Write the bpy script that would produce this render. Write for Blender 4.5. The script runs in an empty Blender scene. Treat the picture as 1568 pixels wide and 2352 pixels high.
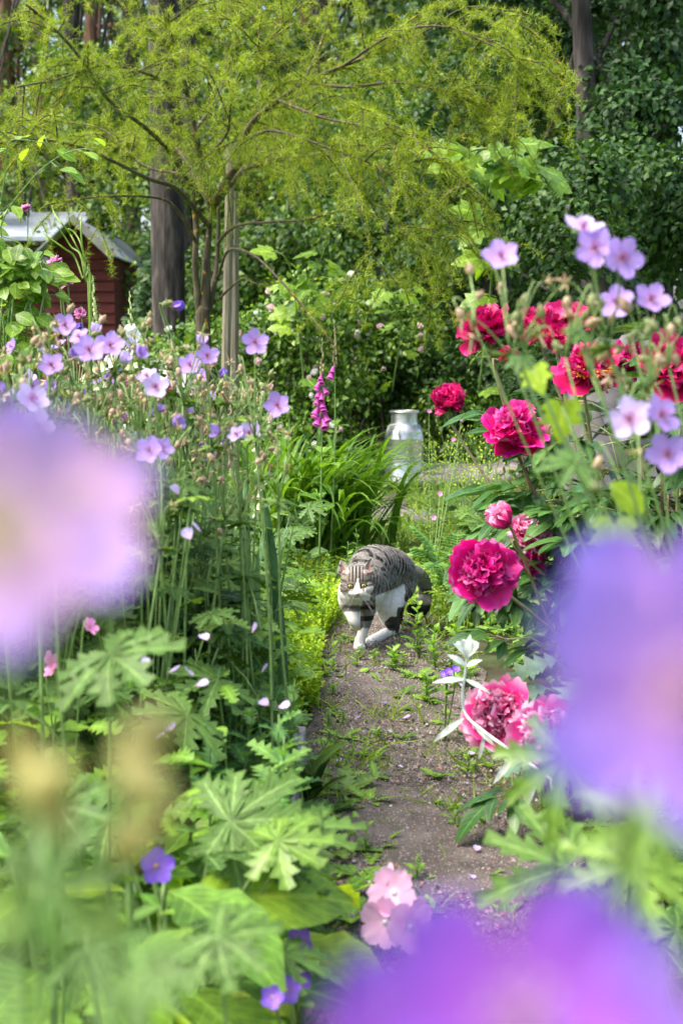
import bpy, math, random
import numpy as np
from mathutils import Vector, Matrix
random.seed(7); rng = np.random.default_rng(7)
scene = bpy.context.scene
C = scene.collection
# ---------------------------------------------------------------- camera, light, exposure
CAM_H = 0.85; FV = 50/36*2352          # focal length in units of a 1568 x 2352 picture
PITCH = math.atan((1176-804)/FV)
cd = bpy.data.cameras.new('camera'); cam = bpy.data.objects.new('camera', cd); C.objects.link(cam)
cd.sensor_fit = 'VERTICAL'; cd.sensor_height = 36; cd.sensor_width = 24; cd.lens = 50
cam.location = (0, 0, CAM_H); cam.rotation_euler = (math.pi/2-PITCH, 0, 0)
cd.clip_start = 0.01; cd.clip_end = 500
cd.dof.use_dof = True; cd.dof.focus_distance = 3.85; cd.dof.aperture_fstop = 6.4
scene.camera = cam
world = bpy.data.worlds.new('World'); scene.world = world; world.use_nodes = True
nt = world.node_tree; bg = nt.nodes['Background']
sky = nt.nodes.new('ShaderNodeTexSky'); sky.sky_type = 'NISHITA'; sky.sun_disc = False
SUN_EL, SUN_AZ = math.radians(60), math.radians(-105)     # azimuth from +Y (view direction), clockwise
sky.sun_elevation = SUN_EL; sky.sun_rotation = SUN_AZ
sky.dust_density = 5.0; sky.air_density = 1.0; sky.ozone_density = 1.0
nt.links.new(sky.outputs[0], bg.inputs[0]); bg.inputs[1].default_value = 0.15
sd = bpy.data.lights.new('sun', 'SUN'); sd.energy = 2.0; sd.angle = math.radians(40); sd.color = (1, .94, .84)
sun = bpy.data.objects.new('sun', sd); C.objects.link(sun)
sv = Vector((math.sin(SUN_AZ)*math.cos(SUN_EL), math.cos(SUN_AZ)*math.cos(SUN_EL), math.sin(SUN_EL)))
sun.rotation_euler = sv.to_track_quat('Z', 'Y').to_euler(); sun.location = (-4, 8, 20)
scene.view_settings.view_transform = 'Standard'; scene.view_settings.look = 'None'
scene.view_settings.exposure = 1.58; scene.view_settings.gamma = 1.0
scene.render.engine = 'CYCLES'
cy = scene.cycles
cy.use_denoising = True; cy.max_bounces = 8; cy.diffuse_bounces = 4; cy.glossy_bounces = 2
cy.transmission_bounces = 5; cy.transparent_max_bounces = 6; cy.caustics_reflective = False; cy.caustics_refractive = False
cy.sample_clamp_indirect = 6

def V(vx, vy, Y):
    """a point of the place at forward distance Y, seen at (vx, vy) of a 1568x2352 picture"""
    u = (vx-784)/FV; v = -(vy-1176)/FV
    c, s = math.cos(PITCH), math.sin(PITCH)
    d = Vector((u, c+v*s, -s+v*c))
    return Vector((0, 0, CAM_H)) + d*(Y/d.y)
def G(vx, vy):
    """ground point seen there"""
    p = V(vx, vy, 1.0); d = p-Vector((0, 0, CAM_H))
    return Vector((0, 0, CAM_H)) + d*(-CAM_H/d.z)
def R(a, b): return random.uniform(a, b)
def nrm(a): return a/np.maximum(np.linalg.norm(a, axis=-1, keepdims=True), 1e-9)

# ---------------------------------------------------------------- mesh building
class Tm:      # a small mesh to repeat: verts, faces, (across, along) per vertex
    def __init__(s, v, f, uv):
        s.v = np.array(v, float); s.uv = np.array(uv, float)
        s.loops = np.array([i for q in f for i in q]); s.sizes = np.array([len(q) for q in f])
class MB:
    def __init__(s): s.V=[]; s.L=[]; s.S=[]; s.K=[]; s.M=[]; s.n=0
    def raw(s, v, loops, sizes, col, mat=0):
        v = np.asarray(v, float); s.V.append(v); s.L.append(np.asarray(loops)+s.n); s.S.append(np.asarray(sizes))
        s.K.append(np.asarray(col, float)); s.M.append(np.full(len(sizes), mat)); s.n += len(v)
    def add(s, v, f, col=(.5, 0, .5, 1), mat=0):
        v = np.asarray(v, float); c = np.asarray(col, float)
        if c.ndim == 1: c = np.tile(c, (len(v), 1))
        s.raw(v, [i for q in f for i in q], [len(q) for q in f], c, mat)
    def inst(s, T, Rm, P, var=None, mat=0):
        k = len(P)
        if k == 0: return
        n = len(T.v)
        v = np.einsum('kij,nj->kni', Rm, T.v)+np.asarray(P)[:, None, :]
        if var is None: var = rng.random(k)
        col = np.zeros((k, n, 4)); col[:, :, 0] = np.asarray(var)[:, None]; col[:, :, 1] = T.uv[None, :, 0]
        col[:, :, 2] = T.uv[None, :, 1]; col[:, :, 3] = 1
        loops = (T.loops[None, :]+(np.arange(k)*n)[:, None]).ravel()
        s.raw(v.reshape(-1, 3), loops, np.tile(T.sizes, k), col.reshape(-1, 4), mat)
    def one(s, T, Rm, P, var=.5, mat=0): s.inst(T, np.asarray(Rm)[None], [tuple(P)], [var], mat)
    def tube(s, pts, rad, sides=6, var=.5, mat=0, cap=True):
        pts = np.array([tuple(p) for p in pts], float); m = len(pts)
        rad = np.interp(np.linspace(0, 1, m), np.linspace(0, 1, len(rad)), rad) if hasattr(rad, '__len__') else np.full(m, rad)
        t = nrm(np.gradient(pts, axis=0))
        ref = np.array([0, 0, 1.]) if abs(t[0][2]) < .9 else np.array([1., 0, 0])
        a = nrm(np.cross(t, ref)); b = np.cross(t, a)
        for i in range(1, m):
            if np.dot(a[i], a[i-1]) < 0: a[i] *= -1; b[i] *= -1
        th = np.arange(sides)*2*math.pi/sides
        v = pts[:, None]+rad[:, None, None]*(np.cos(th)[None, :, None]*a[:, None]+np.sin(th)[None, :, None]*b[:, None])
        f = [(i*sides+j, i*sides+(j+1) % sides, (i+1)*sides+(j+1) % sides, (i+1)*sides+j) for i in range(m-1) for j in range(sides)]
        if cap: f += [tuple(range(sides))[::-1], tuple((m-1)*sides+j for j in range(sides))]
        col = np.zeros((m*sides, 4)); col[:, 0] = var; col[:, 1] = .5; col[:, 2] = np.repeat(np.linspace(0, 1, m), sides); col[:, 3] = 1
        s.add(v.reshape(-1, 3), f, col, mat)
    def lathe(s, prof, n=24, at=(0, 0, 0), var=.5, mat=0, axis=None):
        m = len(prof); th = np.arange(n)*2*math.pi/n
        v = np.array([[(r*math.cos(t), r*math.sin(t), z) for t in th] for r, z in prof]).reshape(-1, 3)
        if axis is not None: v = v @ frame(axis).T
        v = v+np.array(at)
        f = [(i*n+j, i*n+(j+1) % n, (i+1)*n+(j+1) % n, (i+1)*n+j) for i in range(m-1) for j in range(n)]
        col = np.zeros((m*n, 4)); col[:, 0] = var; col[:, 2] = np.repeat(np.linspace(0, 1, m), n); col[:, 3] = 1
        s.add(v, f, col, mat)
    def box(s, lo, hi, var=.5, mat=0, M=None):
        x0, y0, z0 = lo; x1, y1, z1 = hi
        v = np.array([(x0,y0,z0),(x1,y0,z0),(x1,y1,z0),(x0,y1,z0),(x0,y0,z1),(x1,y0,z1),(x1,y1,z1),(x0,y1,z1)], float)
        if M is not None: v = v @ np.array(M).T
        s.add(v, [(0,3,2,1),(4,5,6,7),(0,1,5,4),(1,2,6,5),(2,3,7,6),(3,0,4,7)], (var, 0, .5, 1), mat)
    def mesh(s, name, mats, smooth=True, off=(0, 0, 0)):
        v = np.concatenate(s.V)-np.array(tuple(off)); L = np.concatenate(s.L); S = np.concatenate(s.S); K = np.concatenate(s.K); M = np.concatenate(s.M)
        me = bpy.data.meshes.new(name)
        me.vertices.add(len(v)); me.vertices.foreach_set('co', v.ravel())
        me.loops.add(len(L)); me.loops.foreach_set('vertex_index', L.astype(np.int32))
        me.polygons.add(len(S)); me.polygons.foreach_set('loop_start', np.concatenate([[0], np.cumsum(S)[:-1]]).astype(np.int32))
        me.polygons.foreach_set('material_index', M.astype(np.int32))
        me.polygons.foreach_set('use_smooth', np.full(len(S), smooth))
        me.update(calc_edges=True)
        at = me.color_attributes.new('lf', 'FLOAT_COLOR', 'POINT'); at.data.foreach_set('color', K.ravel())
        for m in (mats if isinstance(mats, (list, tuple)) else [mats]): me.materials.append(m)
        return me
def frame(d, up=(0, 0, 1)):
    """3x3 whose z axis is d"""
    z = np.array(tuple(d), float); z /= np.linalg.norm(z)
    u = np.array(up, float)
    if abs(z@u)/np.linalg.norm(u) > .95: u = np.array([0, 1., 0.1])
    x = np.cross(u, z); x /= np.linalg.norm(x)
    return np.stack([x, np.cross(z, x), z], axis=1)
def frames(d, n, sc=1.0):
    """k frames: y axis along d (leaf length), z near n (leaf normal)"""
    y = nrm(np.asarray(d, float)); n = np.asarray(n, float)
    x = nrm(np.cross(y, n)); z = np.cross(x, y)
    M = np.stack([x, y, z], axis=2)
    return M*(np.asarray(sc).reshape(-1, 1, 1) if hasattr(sc, '__len__') else sc)
def frame1(d, n, sc=1.0): return frames([tuple(d)], [tuple(n)], [sc])[0]
def rand_dirs(k):
    return nrm(rng.normal(size=(k, 3)))
def curve(pts, n=12):
    """smooth line through the points (Catmull-Rom)"""
    p = [Vector(tuple(q)) for q in pts]
    if len(p) == 2: return [p[0].lerp(p[1], i/n) for i in range(n+1)]
    p = [p[0]*2-p[1]]+p+[p[-1]*2-p[-2]]
    out = []; segs = len(p)-3; per = max(2, n//segs)
    for i in range(segs):
        a, b, c, d = p[i:i+4]
        for j in range(per):
            t = j/per
            out.append(.5*((2*b)+(c-a)*t+(2*a-5*b+4*c-d)*t*t+(3*b-a-3*c+d)*t**3))
    out.append(p[-2]); return out

# ---------------------------------------------------------------- scene objects
def thing(name, label, cat, loc=(0, 0, 0), group=None, kind=None):
    o = bpy.data.objects.new(name, None); C.objects.link(o); o.location = tuple(loc); o.empty_display_size = .05
    o['label'] = label; o['category'] = cat
    if group: o['group'] = group
    return o
def part(name, mb, mats, parent, smooth=True, off=None, label=None):
    """a mesh of world-coordinate points made the child of a thing or part standing at off"""
    if off is None: off = wloc(parent)
    me = mb.mesh(name, mats, smooth, off) if isinstance(mb, MB) else mb
    o = bpy.data.objects.new(name, me); C.objects.link(o); o.parent = parent
    if label: o['label'] = label
    return o
def wloc(o):
    l = Vector(o.location)
    while o.parent: o = o.parent; l = l+Vector(o.location)
    return l
def single(name, mb, mats, label=None, cat=None, group=None, kind=None, smooth=True, loc=(0, 0, 0)):
    me = mb.mesh(name, mats, smooth, loc); o = bpy.data.objects.new(name, me); C.objects.link(o); o.location = tuple(loc)
    if kind: o['kind'] = kind
    if label: o['label'] = label
    if cat: o['category'] = cat
    if group: o['group'] = group
    return o
def clone(root, loc, rz=0, sc=1, label=None, group=None):
    r = root.copy(); C.objects.link(r); r.location = tuple(loc); r.rotation_euler = (0, 0, rz); r.scale = (sc,)*3 if not hasattr(sc, '__len__') else sc
    if label: r['label'] = label
    if group: r['group'] = group
    for ch in list(root.children):
        c = ch.copy(); C.objects.link(c); c.parent = r
        for g in list(ch.children):
            d = g.copy(); C.objects.link(d); d.parent = c
    return r

# ---------------------------------------------------------------- materials
def newmat(name):
    m = bpy.data.materials.new(name); m.use_nodes = True; t = m.node_tree
    return m, t, t.nodes['Principled BSDF'], t.nodes['Material Output']
def node(t, ty, **k):
    n = t.nodes.new(ty)
    for a, b in k.items():
        if a.startswith('i_'): n.inputs[int(a[2:])].default_value = b
        else: setattr(n, a, b)
    return n
def ramp(t, fac, stops):
    r = t.nodes.new('ShaderNodeValToRGB'); t.links.new(fac, r.inputs[0]); e = r.color_ramp.elements
    while len(e) < len(stops): e.new(.5)
    for i, (p, c) in enumerate(stops): e[i].position = p; e[i].color = (*c[:3], 1)
    return r.outputs[0]
def mix(t, fac, a, b, ty='MIX'):
    m = t.nodes.new('ShaderNodeMix'); m.data_type = 'RGBA'; m.blend_type = ty
    for sock, val in ((m.inputs[0], fac), (m.inputs[6], a), (m.inputs[7], b)):
        if hasattr(val, 'is_linked') or hasattr(val, 'links'): t.links.new(val, sock)
        else: sock.default_value = val if not hasattr(val, '__len__') else (*val[:3], 1)
    return m.outputs[2]
def mth(t, op, a, b=0.0, c=None):
    m = t.nodes.new('ShaderNodeMath'); m.operation = op
    for i, val in enumerate((a, b) if c is None else (a, b, c)):
        if hasattr(val, 'links'): t.links.new(val, m.inputs[i])
        else: m.inputs[i].default_value = val
    return m.outputs[0]
def leafmat(name, c1, c2, c3, trans=.35, rough=.45, vein=0.0, tcol=(1.5, 1.5, .45), spec=.4, side=14, nscale=60):
    """leaf: colour varies leaf to leaf, pale midrib and side veins, part of the light passes through"""
    m, t, P, O = newmat(name)
    a = node(t, 'ShaderNodeAttribute', attribute_name='lf'); sp = node(t, 'ShaderNodeSeparateColor')
    t.links.new(a.outputs['Color'], sp.inputs[0]); r, g, b = sp.outputs
    col = ramp(t, r, [(0, c1), (.5, c2), (1, c3)])
    tc = node(t, 'ShaderNodeTexCoord'); nz = node(t, 'ShaderNodeTexNoise'); t.links.new(tc.outputs['Object'], nz.inputs['Vector'])
    nz.inputs['Scale'].default_value = nscale; nz.inputs['Detail'].default_value = 2
    nf = node(t, 'ShaderNodeMapRange', i_1=.3, i_2=.7, i_3=.72, i_4=1.25); t.links.new(nz.outputs[0], nf.inputs[0])
    col = mix(t, 1.0, col, nf.outputs[0], 'MULTIPLY')
    if vein:
        mid = mth(t, 'LESS_THAN', g, .09)
        w = mth(t, 'SINE', mth(t, 'MULTIPLY', mth(t, 'SUBTRACT', b, mth(t, 'MULTIPLY', g, .25)), side*6.28))
        sv_ = mth(t, 'MULTIPLY', mth(t, 'GREATER_THAN', w, .86), .55)
        vv = mth(t, 'MULTIPLY', mth(t, 'MAXIMUM', mid, sv_), vein)
        col = mix(t, vv, col, tuple(min(1, x*2.1+.05) for x in c3))
    t.links.new(col, P.inputs['Base Color']); P.inputs['Roughness'].default_value = rough
    P.inputs['Specular IOR Level'].default_value = spec
    tr = node(t, 'ShaderNodeBsdfTranslucent'); t.links.new(mix(t, 1.0, col, tcol, 'MULTIPLY'), tr.inputs[0])
    ms = node(t, 'ShaderNodeMixShader'); ms.inputs[0].default_value = trans
    t.links.new(P.outputs[0], ms.inputs[1]); t.links.new(tr.outputs[0], ms.inputs[2]); t.links.new(ms.outputs[0], O.inputs[0])
    return m
def petalmat(name, stops, trans=.35, rough=.5, streak=.35, n=9, sheen=0.0, vary=.3, edge=None):
    """petal: colour runs from base to tip, fine darker veins along it"""
    m, t, P, O = newmat(name)
    a = node(t, 'ShaderNodeAttribute', attribute_name='lf'); sp = node(t, 'ShaderNodeSeparateColor')
    t.links.new(a.outputs['Color'], sp.inputs[0]); r, g, b = sp.outputs
    col = ramp(t, b, stops)
    w = mth(t, 'MULTIPLY', mth(t, 'GREATER_THAN', mth(t, 'SINE', mth(t, 'MULTIPLY', g, n*6.28)), .6), streak)
    col = mix(t, w, col, mix(t, 1.0, col, (.55, .4, .7), 'MULTIPLY'))
    f = mth(t, 'MULTIPLY_ADD', r, vary*2, 1-vary)
    col = mix(t, 1.0, col, f, 'MULTIPLY')
    if edge:
        e = mth(t, 'MULTIPLY', mth(t, 'GREATER_THAN', b, .9), mth(t, 'GREATER_THAN', r, edge[1]))
        col = mix(t, e, col, edge[0])
    t.links.new(col, P.inputs['Base Color']); P.inputs['Roughness'].default_value = rough
    P.inputs['Sheen Weight'].default_value = sheen
    tr = node(t, 'ShaderNodeBsdfTranslucent'); t.links.new(col, tr.inputs[0])
    ms = node(t, 'ShaderNodeMixShader'); ms.inputs[0].default_value = trans
    t.links.new(P.outputs[0], ms.inputs[1]); t.links.new(tr.outputs[0], ms.inputs[2]); t.links.new(ms.outputs[0], O.inputs[0])
    return m
def roughmat(name, stops, scale=8, rough=.8, bump=.4, stretch=(1, 1, 1), spots=None, metal=0, detail=6):
    m, t, P, O = newmat(name)
    tc = node(t, 'ShaderNodeTexCoord'); mp = node(t, 'ShaderNodeMapping'); mp.inputs['Scale'].default_value = stretch
    t.links.new(tc.outputs['Object'], mp.inputs[0])
    nz = node(t, 'ShaderNodeTexNoise'); nz.inputs['Scale'].default_value = scale; nz.inputs['Detail'].default_value = detail
    t.links.new(mp.outputs[0], nz.inputs['Vector'])
    col = ramp(t, nz.outputs[0], stops)
    if spots:
        n2 = node(t, 'ShaderNodeTexNoise'); n2.inputs['Scale'].default_value = spots[1]; t.links.new(tc.outputs['Object'], n2.inputs['Vector'])
        f = node(t, 'ShaderNodeMapRange', i_1=spots[2], i_2=spots[2]+.06); t.links.new(n2.outputs[0], f.inputs[0])
        col = mix(t, f.outputs[0], col, spots[0])
    t.links.new(col, P.inputs['Base Color']); P.inputs['Roughness'].default_value = rough; P.inputs['Metallic'].default_value = metal
    if bump:
        bp = node(t, 'ShaderNodeBump'); bp.inputs['Strength'].default_value = bump; bp.inputs['Distance'].default_value = .02
        t.links.new(nz.outputs[0], bp.inputs['Height']); t.links.new(bp.outputs[0], P.inputs['Normal'])
    return m

M = {}
M['ger_leaf'] = leafmat('cranesbill_leaf', (.024,.065,.012), (.048,.112,.019), (.11,.20,.034), .2, .5, vein=.55, side=8, spec=.25)
M['ger_leaf_y'] = leafmat('cranesbill_leaf_light', (.09,.18,.022), (.14,.25,.03), (.20,.33,.04), .28, .42, vein=.4, side=8)
M['stem'] = leafmat('stem', (.10,.20,.05), (.17,.28,.08), (.25,.36,.12), .1, .5)
M['stem_red'] = leafmat('stem_red', (.20,.12,.07), (.25,.22,.10), (.25,.32,.12), .1, .5)
M['bud'] = leafmat('bud', (.18,.24,.08), (.30,.34,.14), (.48,.33,.24), .25, .5)
M['bud_near'] = leafmat('bud_near', (.30,.30,.08), (.38,.35,.12), (.45,.38,.16), .3, .5)
M['ger_petal'] = petalmat('cranesbill_petal', [(0,(.66,.34,.55)),(.25,(.50,.30,.74)),(1,(.47,.33,.80))], .42, .5, .35, 8, vary=.22)
M['ger_petal_p'] = petalmat('cranesbill_petal_pale', [(0,(.65,.30,.50)),(.3,(.62,.46,.82)),(1,(.66,.56,.90))], .42, .5, .3, 8, vary=.15)
M['ger_near'] = petalmat('cranesbill_petal_near', [(0,(.62,.32,.60)),(.35,(.42,.21,.66)),(.85,(.30,.19,.70)),(1,(.24,.20,.76))], .4, .6, .2, 8, vary=.2)
M['ger_near_p'] = petalmat('cranesbill_petal_near_pale', [(0,(.85,.70,.55)),(.3,(.74,.45,.68)),(.75,(.54,.32,.70)),(1,(.38,.32,.78))], .45, .6, .2, 8, vary=.15)
M['ger_near_v'] = petalmat('cranesbill_petal_near_violet', [(0,(.34,.11,.52)),(.4,(.30,.07,.52)),(.85,(.20,.07,.54)),(1,(.14,.08,.56))], .4, .6, .2, 8, vary=.2)
M['ger_violet'] = petalmat('cranesbill_petal_violet', [(0,(.4,.2,.6)),(1,(.25,.14,.75))], .3, .5, .4, 8)
M['pistil_pale'] = leafmat('pistil_pale', (.5,.45,.25), (.6,.5,.3), (.6,.55,.35), .3, .5)
M['pistil_lilac'] = leafmat('pistil_lilac', (.5,.3,.55), (.55,.35,.6), (.6,.4,.6), .3, .5)
M['pistil'] = leafmat('pistil', (.30,.05,.14), (.40,.10,.25), (.22,.05,.30), .2, .5)
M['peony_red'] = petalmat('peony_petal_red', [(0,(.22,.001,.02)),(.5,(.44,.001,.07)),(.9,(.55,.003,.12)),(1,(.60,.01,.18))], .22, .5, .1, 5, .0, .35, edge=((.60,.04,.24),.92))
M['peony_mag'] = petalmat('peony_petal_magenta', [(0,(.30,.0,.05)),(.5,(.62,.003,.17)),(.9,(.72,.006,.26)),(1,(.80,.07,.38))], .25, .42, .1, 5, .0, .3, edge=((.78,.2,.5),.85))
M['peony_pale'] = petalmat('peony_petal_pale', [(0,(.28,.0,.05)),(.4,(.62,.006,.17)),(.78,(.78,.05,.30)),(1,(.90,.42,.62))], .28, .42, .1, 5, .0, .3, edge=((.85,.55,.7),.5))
M['stamen'] = leafmat('stamen', (.75,.35,.02), (.85,.5,.04), (.9,.6,.1), .2, .5)
M['peony_leaf'] = leafmat('peony_leaf', (.022,.07,.016), (.04,.12,.025), (.09,.20,.04), .2, .36, vein=.35, spec=.4, side=9)
M['lily_leaf'] = leafmat('daylily_leaf', (.05,.13,.015), (.10,.22,.022), (.18,.34,.04), .35, .38)
M['iris_leaf'] = leafmat('iris_leaf', (.09,.20,.11), (.13,.26,.14), (.20,.36,.17), .25, .42)
M['broad'] = leafmat('broad_leaf', (.06,.15,.02), (.11,.24,.03), (.22,.38,.04), .3, .45, vein=.3, side=10)
M['broad_y'] = leafmat('broad_leaf_yellow', (.22,.38,.03), (.30,.46,.04), (.42,.58,.05), .38, .45, vein=.25, side=10)
M['weed'] = leafmat('weed_leaf', (.08,.20,.02), (.15,.30,.03), (.26,.44,.05), .35, .42, vein=.3)
M['mugwort'] = leafmat('mugwort_leaf', (.07,.19,.05), (.12,.27,.06), (.20,.37,.08), .33, .42, vein=.4)
M['herb'] = leafmat('herb_leaf', (.10,.20,.03), (.17,.29,.05), (.28,.42,.08), .33, .45)
M['sedum'] = leafmat('ground_cover_leaf', (.20,.36,.015), (.33,.50,.02), (.48,.62,.03), .35, .45)
M['grass'] = leafmat('grass_blade', (.10,.20,.02), (.20,.33,.04), (.36,.46,.08), .35, .5)
M['larch'] = leafmat('larch_needle', (.16,.25,.012), (.27,.37,.018), (.43,.50,.03), .38, .5, tcol=(1.4,1.4,.5))
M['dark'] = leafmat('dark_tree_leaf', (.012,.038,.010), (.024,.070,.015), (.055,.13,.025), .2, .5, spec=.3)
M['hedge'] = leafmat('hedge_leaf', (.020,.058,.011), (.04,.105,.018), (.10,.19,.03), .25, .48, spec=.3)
M['rose_leaf'] = leafmat('rose_leaf', (.05,.13,.012), (.11,.22,.02), (.22,.34,.035), .3, .4)
M['vine'] = leafmat('vine_leaf', (.10,.21,.02), (.17,.31,.03), (.28,.42,.05), .38, .35, vein=.35, side=6)
M['forest'] = leafmat('forest_leaf', (.035,.08,.015), (.075,.145,.024), (.16,.25,.04), .3, .5)
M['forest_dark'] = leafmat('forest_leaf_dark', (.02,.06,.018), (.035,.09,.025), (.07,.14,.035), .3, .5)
M['silver'] = leafmat('silver_leaf', (.52,.58,.50), (.60,.66,.58), (.70,.76,.70), .15, .8, tcol=(1,1,.9))
M['fox'] = petalmat('foxglove_bell', [(0,(.55,.08,.40)),(.7,(.62,.06,.42)),(1,(.72,.18,.55))], .35, .45, 0, 3, vary=.25)
M['fox_pale'] = petalmat('foxglove_bell_cream', [(0,(.55,.62,.25)),(.6,(.75,.78,.45)),(1,(.85,.85,.65))], .35, .45, 0, 3, vary=.15)
M['pinkrose'] = petalmat('rose_petal', [(0,(.8,.5,.55)),(1,(.85,.72,.74))], .3, .5, 0, 3, vary=.12)
M['scab'] = petalmat('scabious_petal', [(0,(.6,.15,.4)),(1,(.8,.32,.62))], .3, .5, 0, 3)
M['mallow'] = petalmat('mallow_petal', [(0,(.9,.8,.82)),(.3,(.85,.5,.68)),(1,(.86,.56,.74))], .35, .5, .3, 7, vary=.1)
M['white'] = petalmat('white_petal', [(0,(.8,.8,.5)),(.3,(.85,.85,.8)),(1,(.88,.88,.86))], .35, .5, 0, 7, vary=.06)
M['astr'] = petalmat('crimson_floret', [(0,(.3,.02,.1)),(1,(.42,.03,.18))], .3, .5, 0, 3)
M['viola'] = petalmat('violet_petal', [(0,(.3,.15,.6)),(1,(.2,.08,.65))], .3, .5, 0, 3)
M['barkL'] = roughmat('larch_bark', [(.3,(.03,.024,.014)),(.55,(.085,.068,.036)),(.75,(.16,.13,.075))], 14, .85, .6, (3,3,.6), spots=((.42,.24,.02), 26, .64))
M['twig'] = roughmat('larch_twig', [(.3,(.03,.022,.015)),(.6,(.08,.06,.035)),(.8,(.17,.14,.09))], 18, .85, .2, spots=((.45,.27,.03), 20, .66))
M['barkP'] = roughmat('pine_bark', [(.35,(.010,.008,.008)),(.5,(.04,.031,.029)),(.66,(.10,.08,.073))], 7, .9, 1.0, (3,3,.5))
M['barkR'] = roughmat('pine_bark_red', [(.3,(.12,.06,.04)),(.7,(.26,.14,.10))], 5, .9, .6, (3,3,.5))
M['post'] = roughmat('weathered_post', [(.3,(.14,.12,.09)),(.55,(.27,.235,.18)),(.75,(.40,.36,.29))], 9, .85, .5, (6,6,.35))
M['plank'] = roughmat('weathered_plank', [(.3,(.16,.15,.14)),(.55,(.36,.34,.32)),(.75,(.5,.48,.45))], 9, .85, .5, (8,.8,6))
M['stone'] = roughmat('stone', [(.3,(.10,.09,.085)),(.5,(.20,.175,.17)),(.7,(.31,.28,.27))], 6, .9, .6, spots=((.35,.30,.05), 5, .63))
M['can'] = roughmat('brushed_aluminium', [(.3,(.58,.59,.61)),(.7,(.76,.77,.79))], 12, .34, .05, (1,1,6), metal=.8)
M['redwood'] = roughmat('red_boards', [(.3,(.05,.006,.005)),(.6,(.10,.012,.009)),(.8,(.17,.028,.02))], 3, .85, .2, (1,1,10))
M['roof'] = roughmat('roof_sheet', [(.3,(.25,.28,.33)),(.7,(.36,.40,.46))], 4, .4, .1)
M['grey_wood'] = roughmat('grey_board', [(.3,(.15,.14,.13)),(.7,(.24,.23,.21))], 6, .8, .2)
M['lamp_white'] = roughmat('pale_enamel', [(.3,(.5,.46,.43)),(.7,(.62,.58,.55))], 6, .5, .1)

# ---------------------------------------------------------------- leaf and petal shapes
def t_blade(seg=4, w=.5, fold=.15, droop=.25, prof=None, serr=0.0, wave=0.0):
    """leaf along +Y, unit length; w = half width"""
    v=[]; uv=[]; f=[]
    for i in range(seg+1):
        t = i/seg; ww = (prof(t) if prof else math.sin(math.pi*min(1, t*.96+.02))**.8)*w
        if serr and 0 < i < seg: ww *= 1+(serr if i % 2 else -serr)
        z = -droop*t*t
        wv = wave*math.sin(i*2.3)
        v += [(-ww, t, z+fold*ww+wv), (0, t, z), (ww, t, z+fold*ww-wv)]; uv += [(1, t), (0, t), (1, t)]
    for i in range(seg):
        a = i*3; f += [(a, a+1, a+4, a+3), (a+1, a+2, a+5, a+4)]
    return Tm(v, f, uv)
def t_palmate(lobes=7, spread=250, teeth=3, cut=.28, droop=.22, width=.14, seed=1, var=.12):
    """deeply cut leaf, attached at the origin, radius ~1, lying in XY with its tip along +Y"""
    r = random.Random(seed); v=[(0,0,0)]; uv=[(0,0)]; f=[]
    for k in range(lobes):
        a = math.radians(-spread/2+spread*k/(lobes-1)); L = (1-.30*abs(k-(lobes-1)/2)/((lobes-1)/2))*(1+r.uniform(-var, var))
        d = np.array([math.sin(a), math.cos(a)]); p = np.array([d[1], -d[0]])
        a2 = r.uniform(-.12, .12)
        base = len(v); steps = 2*teeth+2
        for i in range(steps+1):
            t = cut*.5+(1-cut*.5)*i/steps
            c = d*t*L+p*a2*t*t*L
            # narrow waist, wide and toothed outer part
            w = width*(.35+1.15*math.sin(math.pi*min(1, max(0, (t-.1)/.95)))**1.2)*(1.45 if i % 2 else .62)*(1-t*.25)
            if i == steps: w = .004
            if i == 0: w = width*.55
            z = -droop*(t**2)*(.8+.4*abs(math.sin(a)))*L-.0
            ad = .10 if i % 2 else -.02
            for sgn in (-1, 0, 1):
                q = c+p*w*sgn+d*(ad if sgn else 0)*L
                v.append((q[0], q[1], z+(.16*w if sgn else -.02))); uv.append((abs(sgn), t))
        f += [(0, base+1, base), (0, base+2, base+1)]
        for i in range(steps):
            b = base+i*3; f += [(b, b+1, b+4, b+3), (b+1, b+2, b+5, b+4)]
    return Tm(v, f, uv)
def t_lobed(seed=3, n=5, w=.42, depth=.45, droop=.3):
    """pinnately cut leaf (mugwort, dandelion) along +Y"""
    r = random.Random(seed); v=[]; uv=[]; f=[]; seg = n*2+2
    for i in range(seg+1):
        t = i/seg; env = math.sin(math.pi*min(1, t*.9+.06))**.7
        ww = w*env*(1 if i % 2 else depth)*(1+r.uniform(-.15, .15))
        if i == seg: ww = .01
        z = -droop*t*t; fw = .07 if i % 2 else 0
        v += [(-ww, t+fw, z+.1*ww), (0, t, z), (ww, t+fw, z+.1*ww)]; uv += [(1, t), (0, t), (1, t)]
    for i in range(seg):
        a = i*3; f += [(a, a+1, a+4, a+3), (a+1, a+2, a+5, a+4)]
    return Tm(v, f, uv)
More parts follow.
